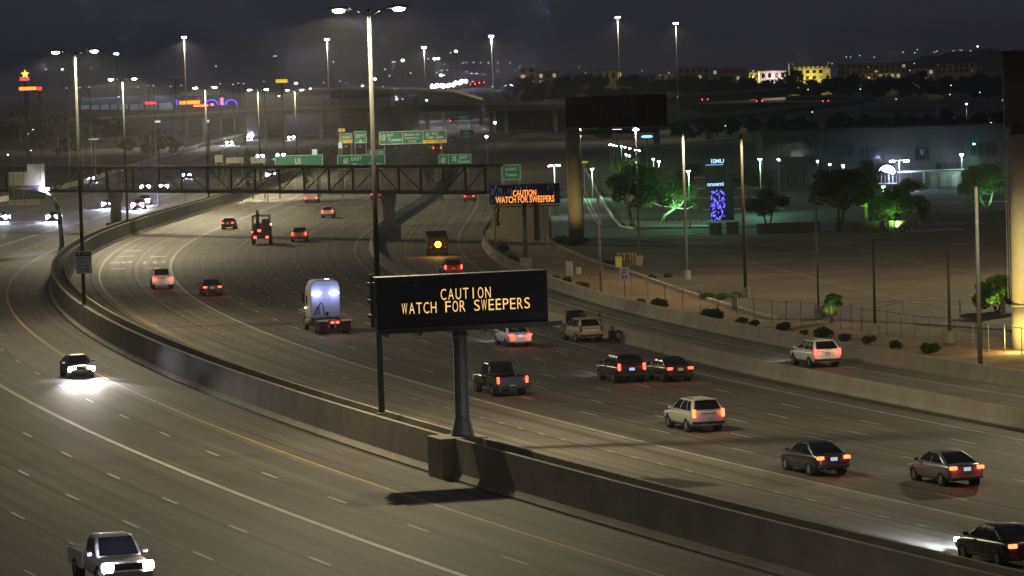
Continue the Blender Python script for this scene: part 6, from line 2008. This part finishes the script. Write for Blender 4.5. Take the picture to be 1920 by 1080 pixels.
# ---------------- dark trees and palms
def far_tree(x, y, hpx, rpx, Y, seed, label, group, m_=M_LEAFD, z0=None):
    p = D(x, y, Y)
    k = Y / FPX
    tree(label, (p.x, Y, p.z), hpx * k, rpx * k, m_, seed, n=420, leaf=max(.35, rpx * k * .11), group=group, trunk_h=.25, name='dark_tree')
rg = random.Random(77)
for i in range(34):
    x = 965 + i * 28 + rg.uniform(-10, 10)
    far_tree(x, rg.uniform(166, 176) if x < 1480 else rg.uniform(160, 178), rg.uniform(20, 34), rg.uniform(15, 24), rg.uniform(1650, 1950), 100 + i, 'one of the dark trees massed below the city lights', 'dark trees below the city')
for i in range(32):
    x = 962 + i * 30 + rg.uniform(-10, 10)
    far_tree(x, rg.uniform(188, 196) if x < 1240 else rg.uniform(178, 186), rg.uniform(26, 36), rg.uniform(20, 28), rg.uniform(1620, 1800), 600 + i, 'one of the dark trees massed below the city lights', 'dark trees below the city')
for i in range(26):
    x = 1130 + i * 31 + rg.uniform(-10, 10)
    y = 262 - (x - 1130) * .03 + rg.uniform(-6, 6)
    if 1150 < x < 1260: continue
    far_tree(x, y + 4, rg.uniform(26, 46), rg.uniform(16, 26), rg.uniform(760, 900), 200 + i, 'one of the dark trees behind the office and the sign tower', 'dark trees behind the office')
for i in range(14):
    x = 8 + i * 24 + rg.uniform(-8, 8)
    far_tree(x, rg.uniform(262, 300), rg.uniform(28, 44), rg.uniform(16, 24), rg.uniform(820, 980), 300 + i, 'one of the dark trees left of the inbound lanes', 'dark trees at the left')
def palm(label, x, y0, y1, Y, seed):
    a, b = D(x, y1, Y), D(x, y0, Y)
    rg_ = random.Random(seed)
    t = thing('palm_tree', label, 'palm', (a.x, Y, a.z), 0, 'palm trees')
    h_ = b.z - a.z
    MB().path([(0, 0, -1), (.2, 0, h_ * .5), (0, 0, h_)], [.3, .24, .2], 8).build('trunk', M_BARK, t)
    mb = MB()
    for i in range(22):
        an = i * 2 * math.pi / 22 + rg_.random() * .2
        dr = rg_.uniform(-.1, .7)
        pr = None
        for q in range(5):
            u = q / 4
            r_ = 3.2 * u
            c = Vector((math.cos(an) * r_, math.sin(an) * r_, h_ + .2 + 1.4 * dr * u - 2.2 * u * u))
            w_ = Vector((-math.sin(an), math.cos(an), 0)) * (.35 * math.sin(math.pi * min(.98, u * .8 + .15)))
            if pr:
                mb.quad(pr[0], pr[1], c + w_, c - w_)
            pr = (c - w_, c + w_)
    mb.build('crown', M_LEAFD, t)
for i, (x, y0, y1, Y, lb) in enumerate(((107, 218, 268, 820, 'palm left of the second median pole'), (170, 222, 270, 850, 'palm below the left end of the shop'), (218, 222, 265, 880, 'palm right of the second palm, under the shop glass'), (38, 208, 262, 830, 'palm below the orange sign bar'), (1500, 250, 330, 640, 'tall palm left of the office front'), (1470, 256, 330, 640, 'palm left of the tall office palm'), (1655, 240, 330, 690, 'dark palm behind the arched entrance'), (1775, 238, 330, 700, 'dark palm right of the lit office pane'))):
    palm(lb, x, y0, y1, Y, 400 + i)
for i, (x, y0, y1, Y, lb) in enumerate(((464, 272, 306, 660, 'slim dark cypress left of the headlights over the footbridge'), (570, 270, 304, 660, 'leaning dark cypress right of the bright headlights over the footbridge'), (803, 272, 303, 660, 'slim dark cypress left of the green Tucson sign'))):  # dark blots of unknown cause, built as slim trees
    a, b = D(x, y1, Y), D(x, y0, Y)
    rg_ = random.Random(500 + i)
    t = thing('blot', lb, 'tree', (a.x, Y, 0), 0, 'dark blots over the footbridge')
    h_ = b.z
    if i == 1:
        t.rotation_euler = (0, R(10), 0)
    MB().tube((0, 0, 0), (0, 0, h_ * .9), .12, .03, 6).build('trunk', M_BARK, t)
    inst('crown', leaves(700, [(0, 0, h_ * u, .75 * math.sin(math.pi * min(.97, u * .9 + .05)) + .1, 1.6) for u in (.2, .35, .5, .62, .74, .85)], .16, rg_, M_LEAFD), t)

# ================================================================== night air
hz = MB().box(0, 5350, 59, 12400, 11600, 120.4)   # -1.2 m to 119 m, round everything
ho = hz.build('haze', None)
stuff(ho)
m = bpy.data.materials.new('haze'); m.use_nodes = True
m.node_tree.nodes.clear()
pv = m.node_tree.nodes.new('ShaderNodeVolumePrincipled')
pv.inputs['Color'].default_value = (.9, .9, .95, 1)
pv.inputs['Density'].default_value = 1.5e-4
pv.inputs['Anisotropy'].default_value = .4
mo = m.node_tree.nodes.new('ShaderNodeOutputMaterial')
m.node_tree.links.new(pv.outputs[0], mo.inputs['Volume'])
ho.data.materials.append(m)
cy.volume_bounces = 0
